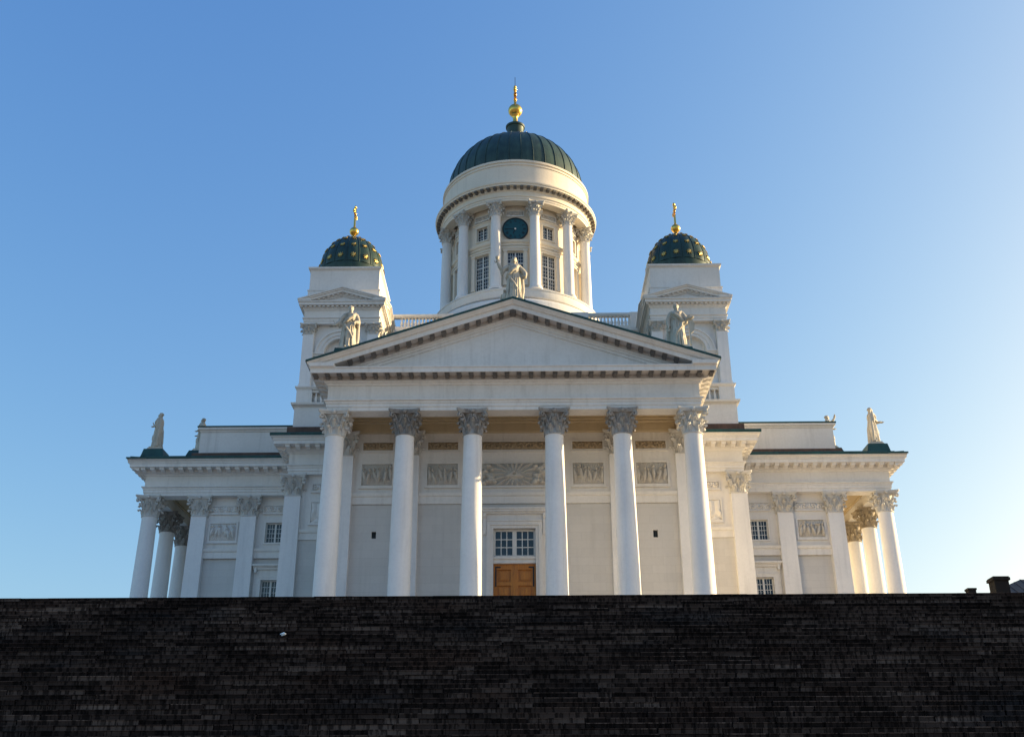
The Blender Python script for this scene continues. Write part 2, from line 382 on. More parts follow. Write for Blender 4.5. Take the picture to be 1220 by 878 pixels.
for k in range(4):
    for prof_, nm_, m_, ex in ((EAVE, 'eave_cornice', PLASTER, 1.22), (GUT, 'copper_gutter', COPPER, -0.3)):
        c = [rot(p, k) for p in ((A, -FR), (A, -B), (B, -B))] + [rot(p, k+1) for p in ((-A, -B), (-A, -FR))]
        e0 = rot((0, -ex), k); e1 = rot((ex, 0), k)
        c[0] = (c[0][0]+e0[0], c[0][1]+e0[1]); c[-1] = (c[-1][0]+e1[0], c[-1][1]+e1[1])
        if k == 0 or k == 3:                              # split where the portico meets the corner block
            P_ = [(c[:2], prof_), (c[1:], low(prof_))] if k == 0 else [(c[:4], low(prof_)), (c[3:], prof_)]
            if k == 0: P_[0][0][1] = (c[1][0], c[1][1]+1.0)
            else: P_[1][0][0] = (c[3][0], c[3][1]+1.0)
            for c_, p_ in P_: part(nm_, MB().sweep(c_, p_, False), m_)
        else: part(nm_, MB().sweep(c, low(prof_), False), m_)
# modillions: scrolled bracket, local x across, y outwards (-y), z below the soffit 0
def modillion(w=0.25, L=0.56, h=0.19):
    prof = [(0, 0), (0, -h), (-0.10, -h-0.03), (-0.22, -h+0.02), (-0.34, -h+0.10), (-0.48, -h+0.10), (-0.58, -h+0.05), (-L, -h+0.10), (-L-0.02, -h+0.17), (-L, 0)]
    m = MB().prism(prof, -w/2, w/2, 'x')
    m.prism([(0.02, 0.0), (0.02, -0.06), (-L-0.06, -0.06), (-L-0.06, 0.0)], -w/2-0.025, w/2+0.025, 'x'); return m
part('dark_soffit', MB().box(-A-0.304, A+0.304, -FR-0.304, -FR-0.296, 28.15, 28.415).box(-A-0.95, A+0.95, -FR-0.97, -FR-0.306, 28.417, 28.424), SOFFITDK, ent)  # thin darker sheets over bed and soffit of the south cornice
mo = modillion(); mo_w = modillion(0.34, 0.60, 0.25)
SP = 0.77
for i in range(len(ring)):
    p = Vector(ring[i]); q = Vector(ring[(i+1) % len(ring)]); d = (q-p); L = d.length; d.normalize()
    nrm = Vector((d.y, -d.x))
    if nrm.y > 0.5: continue                        # north faces are never seen
    prv = (p-Vector(ring[i-1])).normalized(); nxt = (Vector(ring[(i+2) % len(ring)])-q).normalized()
    fr_ = abs(abs(p.y)-FR) < 0.01 and abs(abs(q.y)-FR) < 0.01 or abs(abs(p.x)-FR) < 0.01 and abs(abs(q.x)-FR) < 0.01
    e_ = 0.75 if fr_ else 0.02
    a0 = -e_ if prv.x*d.y-prv.y*d.x > 0 else 1.3; a1 = L+e_ if d.x*nxt.y-d.y*nxt.x > 0 else L-1.3
    port = max(p.y, q.y) < -B+0.1 and max(abs(p.x), abs(q.x)) < A+0.1
    n = max(1, round((a1-a0)/SP)); mb = MB()
    for j in range(n+1):
        t = a0 + (a1-a0)*j/n; c = p+d*t+nrm*0.30
        mb.join(mo if port else mo_w, Matrix.Translation((c.x, c.y, 28.415 if port else 28.245)) @ Matrix.Rotation(math.atan2(d.y, d.x), 4, 'Z'))
    front = abs(p.y+FR) < 0.01 and abs(q.y+FR) < 0.01
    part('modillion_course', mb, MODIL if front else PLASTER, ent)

# -- pediments (south, east, west arms) ---------------------------------------
XE = A+1.30; ZA = 33.70; SL = (ZA-29.22)/XE; ZC = 28.805
def clip_z(poly, zc):
    out = []
    for i in range(len(poly)):
        a, b = poly[i], poly[(i+1) % len(poly)]
        if a[1] >= zc: out.append(a)
        if (a[1] >= zc) != (b[1] >= zc):
            t = (zc-a[1])/(b[1]-a[1]); out.append((a[0]+t*(b[0]-a[0]), zc))
    return out
def chevron(mb, t0, t1, y0, y1, xe=XE, za=ZA, sl=SL, zc=ZC):
    for s in (-1, 1):
        q = clip_z([(0, za-t0), (s*xe, za-sl*xe-t0), (s*xe, za-sl*xe-t1), (0, za-t1)], zc)
        if len(q) > 2: mb.prism(q, y0, y1, 'y')
def chevron_loft(mb, t0, t1, o0, o1, yf, yb):
    for s in (-1, 1):
        v = []
        for t, o in ((t0, o0), (t1, o1)):
            xe = A+o
            v += [(0, yf-o, ZA-t), (s*xe, yf-o, ZA-SL*xe-t), (s*xe, yb, ZA-SL*xe-t), (0, yb, ZA-t)]
        mb.add(v, [(0, 1, 5, 4), (1, 2, 6, 5), (2, 3, 7, 6), (3, 0, 4, 7), (0, 1, 2, 3), (4, 5, 6, 7)])
def pediment_meshes():
    y = -FR
    r = MB()
    for t0, t1, o0, o1 in ((0.14, 0.22, 1.27, 1.27), (0.222, 0.30, 1.25, 1.16), (0.302, 0.40, 1.15, 1.08)): chevron_loft(r, t0, t1, o0, o1, y, y+0.2)
    chevron(r, 0.402, 0.74, y-0.97, y+0.2, A+1.04); chevron(r, 0.742, 1.02, y-0.29, y+0.2); chevron(r, 1.02, 1.08, y-0.24, y+0.2); chevron(r, 1.08, 1.26, y-0.14, y+0.2); chevron(r, 1.26, 1.46, y-0.07, y+0.2)
    ty = MB()
    q = clip_z([(-XE, ZA-SL*XE-1.4), (0, ZA-1.4), (XE, ZA-SL*XE-1.4)], ZC-0.1); ty.prism(q, y, y+0.6, 'y')
    mm = MB(); n = 17
    ang = math.atan(SL)
    for s in (-1, 1):
        for j in range(1, n):
            x = s*j*SP*0.985; z = ZA-SL*abs(x)-0.735
            if z-0.36 < ZC: continue
            Sh = Matrix.Identity(4); Sh[2][0] = -s*SL
            mm.join(modillion(0.25, 0.54, 0.19), Matrix.Translation((x, y-0.30, z)) @ Sh)
    mm.join(modillion(0.36, 0.56, 0.2), Matrix.Translation((0, y-0.30, ZA-0.78)))
    ro = MB()
    for s in (-1, 1):
        q = [(0, ZA), (s*(XE+0.04), ZA-SL*(XE+0.04)), (s*(XE+0.04), ZA-SL*(XE+0.04)-0.138), (0, ZA-0.138)]
        ro.prism(q, y-1.33, -25.9, 'y')
        for yy in range(6): # standing seams
            y1 = y-1.0+yy*0.75
            ro.prism([(0, ZA+0.05), (s*(XE+0.02), ZA-SL*XE+0.05), (s*(XE+0.02), ZA-SL*XE-0.02), (0, ZA-0.02)], y1, y1+0.05, 'y')
    # thin darker sheets over bed and soffit of the raking cornice
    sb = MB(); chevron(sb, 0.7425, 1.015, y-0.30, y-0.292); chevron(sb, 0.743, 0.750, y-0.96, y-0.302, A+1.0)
    return r, ty, mm, ro, sb
pm = [m_.mesh(n_) for m_, n_ in zip(pediment_meshes(), ('pediment', 'tympanum', 'raking_modillions', 'portico_roof', 'dark_soffit'))]
for k in (0, 1, 3):
    pe = part('pediment', pm[0], PLASTER, at=(0, 0, 0 if k == 0 else -0.24), rz=k*PI/2)
    part('tympanum', pm[1], PLASTER, pe); part('raking_modillion_course', pm[2], MODIL, pe); part('portico_roof', pm[3], COPPER, pe); part('dark_soffit', pm[4], SOFFITDK, pe)

# -- attics over the arms --------------------------------------------------------
mb = MB(); ro = MB(); br = MB()
for k in range(4):
    pth = [rot(p, k) for p in ((-11.0, -16.9), (-11.0, -26.0), (11.0, -26.0), (11.0, -16.9))]
    mb.sweep(pth, [(0, 29.3), (0, 31.9), (0.06, 31.93), (0.10, 32.05), (0.22, 32.12), (0.22, 32.28), (-0.8, 32.3), (-0.8, 29.5)], False)
    ro.sweep(pth, [(0.27, 32.29), (0.27, 32.40), (-1.5, 32.75), (-1.5, 32.29)], False)
    br.sweep(pth, [(0.42, 29.0), (0.42, 29.96), (0.30, 30.02), (-0.3, 30.02), (-0.3, 29.0)], False)
    q0 = rot((-9.6, -24.6), k); q1 = rot((9.6, -14), k)
    ro.box(q0[0], q1[0], q0[1], q1[1], 32.3, 32.74+0.004*k)
part('attic', mb, PLASTER); part('attic_roof', ro, COPPER); part('attic_plinth', br, RUST)
mb = MB()
for s in (-1, 1):
    for t in (-1, 1):
        mb.box(s*10.0, s*17.4, t*10.0, t*17.4, 28.9, 29.86+0.002*(s+t))
part('block_roof', mb, RUST)

# -- columns -----------------------------------------------------------------
def leaf(mb, ang, path, widths, sq):
    """acanthus leaf: path of (r, z), widths, lobed edge, thickness inwards"""
    nu, nv = 6, len(path); G = [[], []]
    for lay in (0, 1):
        for j, ((r, z), w) in enumerate(zip(path, widths)):
            for i in range(nu+1):
                t = i/nu*2-1
                ww = w*(1+0.22*math.cos(j*2.6))
                rr = r - lay*0.05 - 0.045*abs(t)**1.5 + 0.025*math.cos(t*9) + (0.03 if abs(t) < 0.2 else 0)
                a = ang + t*ww/max(0.3, r)
                k = sq(a)
                G[lay].append((rr*k*math.cos(a), rr*k*math.sin(a), z + 0.03*math.cos(t*9)*(j/nv)))
    n = len(G[0]); f = []
    for j in range(nv-1):
        for i in range(nu):
            a = j*(nu+1)+i; q = (a, a+1, a+nu+2, a+nu+1); f.append(q); f.append(tuple(x+n for x in reversed(q)))
    edge = [i for i in range(nu+1)] + [j*(nu+1)+nu for j in range(1, nv)] + [(nv-1)*(nu+1)+i for i in range(nu-1, -1, -1)] + [j*(nu+1) for j in range(nv-2, 0, -1)]
    for a, b in zip(edge, edge[1:]+edge[:1]): f.append((a, b, b+n, a+n))
    mb.add(G[0]+G[1], f)
def capital(square=False):
    mb = MB()
    sq = (lambda a: min(1.0/max(abs(math.cos(a)), abs(math.sin(a))), 1.27)) if square else (lambda a: 1.0)
    bell = [(0.60, 0), (0.655, 0.0), (0.665, 0.05), (0.60, 0.10), (0.56, 0.14), (0.55, 0.5), (0.555, 0.9), (0.60, 1.2), (0.72, 1.42)]
    t = MB().lathe(bell, 48)
    mb.add([(x*sq(math.atan2(y, x)), y*sq(math.atan2(y, x)), z) for x, y, z in t.v], t.f)
    p1 = [(0.60, 0.08), (0.645, 0.22), (0.675, 0.38), (0.74, 0.52), (0.85, 0.60), (0.94, 0.56), (0.95, 0.46)]
    p2 = [(0.60, 0.45), (0.645, 0.62), (0.69, 0.82), (0.78, 0.97), (0.90, 1.04), (1.00, 0.99), (1.01, 0.88)]
    w1 = [0.13, 0.165, 0.175, 0.17, 0.15, 0.11, 0.05]; w2 = [0.10, 0.14, 0.155, 0.15, 0.14, 0.10, 0.05]
    for k in range(8):
        leaf(mb, k*PI/4+PI/8*0, p2, w2, sq); leaf(mb, k*PI/4+PI/8, p1, w1, sq)
    for k in range(4):
        a = PI/4+k*PI/2
        for da in (-0.09, 0.09):                      # corner volutes
            P = []
            for r, z in ((0.66, 0.80), (0.76, 1.05), (0.92, 1.28), (1.10, 1.38)): P.append((r, z))
            for t in range(11):
                th = PI/2 - t*0.62; rr = 0.155*(1-t/13)
                P.append((1.13+rr*math.cos(th), 1.225+rr*math.sin(th)))
            mb.tube([(r*math.cos(a+da*(0.7/r)), r*math.sin(a+da*(0.7/r)), z) for r, z in P], [0.05]*4+[0.052]*11, 6)
        for s in (-1, 1):                             # inner helices
            P = [(a-PI/4+s*(0.50-0.07*t), 0.70+0.012*t, 0.82+0.095*t) for t in range(5)]
            P += [(a-PI/4+s*(0.155+0.085*math.cos(t)), 0.78, 1.22+0.085*math.sin(t)) for t in (1.2, 2.2, 3.2, 4.2, 5.2)]
            mb.tube([(r*sq(an)*math.cos(an), r*sq(an)*math.sin(an), z) for an, r, z in P], 0.038, 5)
    def ab(h, e):
        pts = []
        for k in range(4):
            for i in range(9):
                t = -1+2*i/8; half = h*0.93
                x = t*half; y = -(h*(0.80+0.20*t*t))
                c, s_ = math.cos(k*PI/2), math.sin(k*PI/2); pts.append((x*c-y*s_, x*s_+y*c))
        return pts
    mb.prism(ab(0.93, 0), 1.40, 1.49); mb.prism(ab(0.99, 0), 1.49, 1.54); mb.prism(ab(1.02, 0), 1.54, 1.65)
    for k in range(4):
        a = k*PI/2; mb.ellipsoid((0.86*math.cos(a), 0.86*math.sin(a), 1.50), (0.13, 0.13, 0.14), 8, 6)
        for j in range(6): mb.ellipsoid((0.90*math.cos(a)-0.11*math.cos(j*PI/3)*math.sin(a), 0.90*math.sin(a)+0.11*math.cos(j*PI/3)*math.cos(a), 1.50+0.11*math.sin(j*PI/3)), (0.05, 0.05, 0.05), 6, 4)
    return mb
ZN = 24.50                                            # neck height
HS = ZN-FL
def shaft():
    p = [(0.98, 0), (0.98, 0.22), (0.92, 0.22), (0.95, 0.28), (0.93, 0.36), (0.80, 0.42), (0.79, 0.50), (0.84, 0.55), (0.82, 0.62), (0.72, 0.66), (0.70, 0.75)]
    for i in range(1, 13):
        t = i/12; p.append((0.695-0.110*t**1.7, 0.75+(HS-0.75-0.16)*t))
    p += [(0.60, HS-0.10), (0.60, HS)]
    return MB().lathe(p, 56)
SHM = shaft().mesh('column'); CAPM = capital().mesh('capital', 50); CAPG = CAPM.copy(); CAPS = capital(True).mesh('pilaster_capital', 50)
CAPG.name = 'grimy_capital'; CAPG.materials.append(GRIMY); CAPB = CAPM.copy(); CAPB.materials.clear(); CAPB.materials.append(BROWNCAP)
XS = (-11.5, -6.98, -2.616, 2.616, 6.98, 11.5); D = 29.1
for k in (0, 1, 3):
    for i, x in enumerate(XS):
        px, py = rot((x, -D), k)
        c = part('column', SHM, SHAFT, at=(px, py, FL), rz=k*PI/2)
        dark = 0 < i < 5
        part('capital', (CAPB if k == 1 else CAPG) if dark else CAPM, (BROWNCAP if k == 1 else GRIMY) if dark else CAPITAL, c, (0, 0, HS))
# pilasters: square piers half sunk in the walls
PW = 0.60
def pier():
    m = MB().box(-0.92, 0.92, -0.92, 0.92, 0, 0.25).box(-0.84, 0.84, -0.84, 0.84, 0.25, 0.45).box(-0.74, 0.74, -0.74, 0.74, 0.45, 0.62)
    a, b = 0.665, 0.60
    v = [(-a,-a,0.62),(a,-a,0.62),(a,a,0.62),(-a,a,0.62),(-b,-b,HS),(b,-b,HS),(b,b,HS),(-b,b,HS)]
    return m.add(v, [(0,3,2,1),(4,5,6,7),(0,1,5,4),(1,2,6,5),(2,3,7,6),(3,0,4,7)])
PIM = pier().mesh('pilaster')
spots = [(x, -CW+0.30) for x in (-11.4, -6.98, 6.98, 11.4)]
for s in (-1, 1):
    spots += [(s*25.1, -11.25), (s*21.15, -11.25), (s*16.62, -16.42), (s*12.9, -16.42), (s*25.1, 11.1)]
    spots += [(s*(CW-0.30), y) for y in (-6.98, 6.98)]
for x, y in spots:
    c = part('pilaster', PIM, SHAFT, at=(x, y, FL)); part('capital', CAPS, CAPITAL, c, (0, 0, HS))

# -- portico ceiling and inner beams ------------------------------------------
for k in (0, 1, 3):
    mb = MB(); mb.box(-11.2, 11.2, -28.56, -25.3, 27.0, 27.4)
    mb.box(-11.2, 11.2, -28.5, -28.3, 26.9, 26.998)
    mb.box(-11.15, 11.15, -26.0, -25.75, 26.75, 27.0); mb.box(-11.12, 11.12, -26.2, -26.0, 26.88, 26.999)
    mb.box(-11.6, 11.6, -25.75, -25.2, 26.16, 26.99)
    part('portico_ceiling', mb, CEIL, rz=k*PI/2)

# -- relief panels ------------------------------------------------------------
def relief(w, h, kind, seed):
    rnd = random.Random(seed); nu = int(max(24, w*22)); nv = int(max(10, h*22)); H = np.zeros((nv+1, nu+1))
    U, V = np.meshgrid(np.linspace(-w/2, w/2, nu+1), np.linspace(0, h, nv+1))
    if kind == 'figures':
        def blob(cx, cz, rx, rz, a, hh):
            nonlocal H
            du = (U-cx)*math.cos(a)+(V-cz)*math.sin(a); dv = -(U-cx)*math.sin(a)+(V-cz)*math.cos(a)
            H = np.maximum(H, hh*np.sqrt(np.clip(1.25*(1-(du/rx)**2-(dv/rz)**2), 0, 1)))
        n = int(w*3.4)
        for i in range(n):
            cx = -w/2+w*(i+0.5)/n+rnd.uniform(-.08, .08); b = rnd.uniform(0.05, 0.25)*h; lean = rnd.uniform(-0.35, 0.35)
            blob(cx, b+h*0.28, 0.12, h*0.30, lean, 0.13); blob(cx-lean*0.3, b+h*0.62, 0.075, 0.09, 0, 0.15)
            for _ in range(4): blob(cx+rnd.uniform(-.2, .2), b+h*rnd.uniform(0.1, 0.6), 0.04, rnd.uniform(0.12, 0.3), rnd.uniform(-1.3, 1.3), rnd.uniform(0.06, 0.11))
        H += 0.02*np.sin(U*31+V*17)*np.sin(V*29-U*11)
    elif kind == 'sun':
        cz = h*0.52; a = np.arctan2(V-cz, U*0.8); r = np.hypot(U*0.8, V-cz)
        H = 0.10*np.clip(np.cos(a*18), -0.3, 1)*np.clip((r-0.32)/0.35, 0, 1)*np.clip(1.35-r*0.55, 0.15, 1)
        tri = (V > cz-0.22) & (V < cz+0.25-abs(U)*0.75); H = np.where(tri, 0.12, H)
        H = np.where(np.hypot(U, V-cz+0.03) < 0.085, 0.05, H)
        for s in (-1, 1):
            for i in range(14):
                cx = s*rnd.uniform(1.3, 2.1); c2 = rnd.uniform(0.1, h-0.15); q = rnd.uniform(0.09, 0.2)
                H = np.maximum(H, 0.15*np.sqrt(np.clip(1-((U-cx)/(q*1.3))**2-((V-c2)/q)**2, 0, 1)))
    else:
        P = h*1.25
        x = (U % P)-P/2; sgn = np.where((np.floor(U/P).astype(int) % 2) == 0, 1, -1)
        a = np.arctan2((V-h/2)*sgn, x); r = np.hypot(x, V-h/2)
        H = 0.085*(0.5+0.5*np.cos(a*2+r*30/h*0.45))*np.clip(1.2-r/h, 0, 1) + 0.03*np.cos(a*7)*np.exp(-((r-h*0.3)/(h*0.15))**2)
        H = np.clip(H, 0, 1)
    fade = np.minimum.reduce([(U+w/2)/0.05, (w/2-U)/0.05, V/0.05, (h-V)/0.05]).clip(0, 1); H *= fade
    v = [(float(U[j, i]), float(-0.01-2.3*H[j, i]), float(V[j, i])) for j in range(nv+1) for i in range(nu+1)]
    f = [(j*(nu+1)+i, j*(nu+1)+i+1, (j+1)*(nu+1)+i+1, (j+1)*(nu+1)+i) for j in range(nv) for i in range(nu)]
    mb = MB().add(v, f); mb.box(-w/2, w/2, -0.015, 0.04, 0, h); return mb
def frame(w, h, b=0.13, d=0.10):
    m = MB()
    m.box(-w/2-b, w/2+b, -d, 0, -b-0.04, 0); m.box(-w/2-b, w/2+b, -d, 0, h, h+b); m.box(-w/2-b, -w/2, -d, 0, 0, h); m.box(w/2, w/2+b, -d, 0, 0, h)
    m.box(-w/2-b-0.04, w/2+b+0.04, -d-0.05, 0, -b-0.08, -b-0.04); return m
def panel(x, y, z, w, h, kind, seed, m, name, rz=0.0, b=0.13):
    o = part(name, relief(w, h, kind, seed), m, at=(x, y, z), rz=rz, smooth=180)
    part('panel_frame', frame(w, h, b), PLASTER, o); return o
for i, x in enumerate((-9.18, -4.8, 4.95, 9.2)):
    panel(x, -CW, 22.48, 2.04, 1.5, 'figures', 11+i, RELIEF, 'relief_panel')
    panel(x, -CW, 24.96, 2.04, 0.56, 'scroll', 21+i, BROWNFRIEZE, 'foliage_panel', b=0.08)
panel(0, -CW, 22.42, 4.3, 1.56, 'sun', 31, RELIEF, 'sunburst_relief', b=0.06)
panel(0, -CW, 24.95, 4.3, 0.57, 'scroll', 32, BROWNFRIEZE, 'foliage_panel', b=0.08)
for s in (-1, 1):
    panel(s*23.15, -11.4, 22.62, 2.05, 1.40, 'figures', 41+s, RELIEF if s > 0 else PLASTER, 'relief_panel')
    panel(s*23.15, -11.4, 24.90, 2.05, 0.52, 'scroll', 51+s, PLASTER, 'foliage_panel', b=0.07)
    panel(s*19.05, -11.4, 24.90, 2.0, 0.52, 'scroll', 61+s, PLASTER, 'foliage_panel', b=0.07)
    panel(s*14.75, -16.75, 24.95, 0.9, 0.5, 'scroll', 71+s, PLASTER, 'foliage_panel', b=0.08)
    panel(s*14.75, -16.75, 22.5, 0.9, 1.55, 'scroll', 81+s, PLASTER, 'relief_panel', b=0.12)

# -- windows and door -----------------------------------------------------------
def window(w, h, ncol, rows, fr=0.09, mul_=0.14, bar=0.035, trans=0.08, d=0.10):
    """two casements; rows = list of pane rows per field"""
    m = MB(); m.box(-w/2, -w/2+fr, 0, d, 0, h); m.box(w/2-fr, w/2, 0, d, 0, h); m.box(-w/2+fr, w/2-fr, 0, d, 0, fr); m.box(-w/2+fr, w/2-fr, 0, d, h-fr, h)
    m.box(-mul_/2, mul_/2, -0.01, d, fr, h-fr)
    cw = w/2-fr-mul_/2; tot = sum(rows); ph = (h-2*fr-trans*(len(rows)-1))/tot
    z = fr; zs = []
    for fi, nr in enumerate(rows):
        for r in range(nr):
            z += ph
            if r < nr-1: zs.append((z-bar/2, z+bar/2, 0.03))
        if fi < len(rows)-1: zs.append((z, z+trans, 0.005)); z += trans
    for s in (-1, 1):
        x0 = s*(mul_/2); x1 = s*(mul_/2+cw)
        for i in range(1, ncol):
            xx = x0+(x1-x0)*i/ncol; m.box(xx-bar/2, xx+bar/2, 0.032, d-0.01, fr, h-fr)
        for a, b, yy in zs: m.box(x0, x1, yy, d-0.015, a, b)
    g = MB().box(-w/2+0.02, w/2-0.02, d-0.04, d-0.025, 0.02, h-0.02); return m.mesh('window'), g.mesh('pane')
def put_window(ms, x, y, z, rz=0.0):
    o = part('window', ms[0], WHITEW, at=(x, y, z), rz=rz); part('pane', ms[1], GLASS, o); return o
W1 = window(1.5, 1.63, 3, [4]); W2 = window(1.5, 3.2, 3, [4, 3])
for s in (-1, 1):
    put_window(W1, s*19.05, -11.2, 22.45); put_window(W2, s*19.05, -11.2, 16.3)
    m = MB()                                                   # surround of the lower window
    for t in (-1, 1): m.box(t*0.75, t*1.08, -0.10, 0.04, -0.2, 3.38); m.box(t*1.08, t*1.30, -0.05, 0.04, -0.2, 3.9); m.box(t*1.1, t*1.28, -0.3, -0.05, 3.75, 4.15)
    m.box(-0.75, 0.75, -0.10, 0.04, 3.2, 3.38); m.box(-1.08, 1.08, -0.13, 0.04, 3.38, 3.48); m.box(-1.08, 1.08, -0.05, 0.04, 3.48, 4.0)
    m.box(-1.42, 1.42, -0.28, 0.04, 4.15, 4.25); m.box(-1.5, 1.5, -0.42, 0.04, 4.25, 4.38); m.box(-1.4, 1.4, -0.2, 0.04, 4.0, 4.15)
    part('window_surround', m, PLASTER, at=(s*19.05, -11.40, 16.3))
    m = MB(); m.box(-0.86, 0.86, -0.07, 0.0, -0.12, 0); 
    for t in (-1, 1): m.box(t*0.75, t*0.84, -0.05, 0, 0, 1.72)
    m.box(-0.75, 0.75, -0.05, 0, 1.63, 1.72)
    part('window_surround', m, PLASTER, at=(s*19.05, -11.402, 22.45))
# door: surround, transom window, two panelled leaves
m = MB(); y = 0
for t in (-1, 1):
    m.box(t*1.38, t*1.58, -0.12, 0.1, 0, 7.30+0.2); m.box(t*1.58, t*1.82, -0.20, 0.1, 0, 7.30+0.44); m.box(t*1.82, t*2.08, -0.08, 0.1, 0, 8.25)
m.box(-1.38, 1.38, -0.12, 0.1, 7.30, 7.50); m.box(-1.58, 1.58, -0.20, 0.1, 7.50, 7.74); m.box(-1.82, 1.82, -0.26, 0.1, 7.74, 7.84); m.box(-1.82, 1.82, -0.1, 0.1, 7.84, 8.25)
m.box(-2.15, 2.15, -0.28, 0.1, 8.25, 8.36); m.box(-2.25, 2.25, -0.42, 0.1, 8.36, 8.50); m.box(-2.32, 2.32, -0.50, 0.1, 8.50, 8.62)
for t in (-1, 1):
    m.prism([(-0.10, 6.9), (-0.20, 6.85), (-0.26, 7.0), (-0.18, 7.4), (-0.22, 7.9), (-0.36, 8.05), (-0.38, 8.25), (-0.08, 8.25)], t*1.86, t*2.06, 'x')
m.box(-1.38, 1.38, 0.06, 0.35, 5.02, 5.30); m.box(-1.38, 1.38, -0.04, 0.3, 5.30, 5.44)
part('door_surround', m, PLASTER, at=(0, -CW, FL))
put_window(window(2.76, 1.86, 3, [3], 0.14, 0.28, 0.06), 0, -CW+0.22, FL+5.44)
for t in (-1, 1):
    m = MB(); m.box(0.012*t, 1.37*t, 0.12, 0.16, 0, 5.02)
    zs_ = [0.0, 0.30, 1.45, 1.70, 2.62, 2.84, 3.62, 3.84, 4.66, 5.02]
    m.box(t*0.012, t*0.24, 0, 0.122, 0, 5.02); m.box(t*1.12, t*1.37, 0, 0.122, 0, 5.02); m.box(t*0.0, t*0.05, -0.03, 0.0, 0, 5.0)
    for q in range(0, 10, 2): m.box(t*0.24, t*1.12, 0.001, 0.122, zs_[q], zs_[q+1])
    for q in range(1, 9, 2):
        a, b = zs_[q], zs_[q+1]
        m.box(t*0.36, t*1.0, 0.06, 0.122, a+0.12, b-0.12); m.box(t*0.42, t*0.94, 0.03, 0.06, a+0.18, b-0.18)
    o = part('door', m, WOOD, at=(0, -CW+0.28, FL))
    h = MB(); h.box(t*0.09, t*0.14, -0.08, 0.0, 1.15, 1.19).box(t*0.09, t*0.14, -0.08, 0, 1.65, 1.69).tube([(t*0.115, -0.09, 1.1), (t*0.115, -0.09, 1.75)], 0.022, 8)
    part('handle', h, IRON, o)
    b = MB(); b.box(t*1.17, t*1.26, -0.03, 0.0, 3.55, 4.85); b.box(t*0.9, t*1.17, -0.03, 0, 4.76, 4.85); part('door_hinge', b, IRON, o)
for x in (-9.21, 9.21):
    m = MB().box(-0.15, 0.15, 0.2, 0.26, 0, 0.49); m.box(-0.02, 0.02, 0.12, 0.2, 0, 0.49); part('vent_opening', m, BLACK, at=(x, -CW+0.04, 18.87))

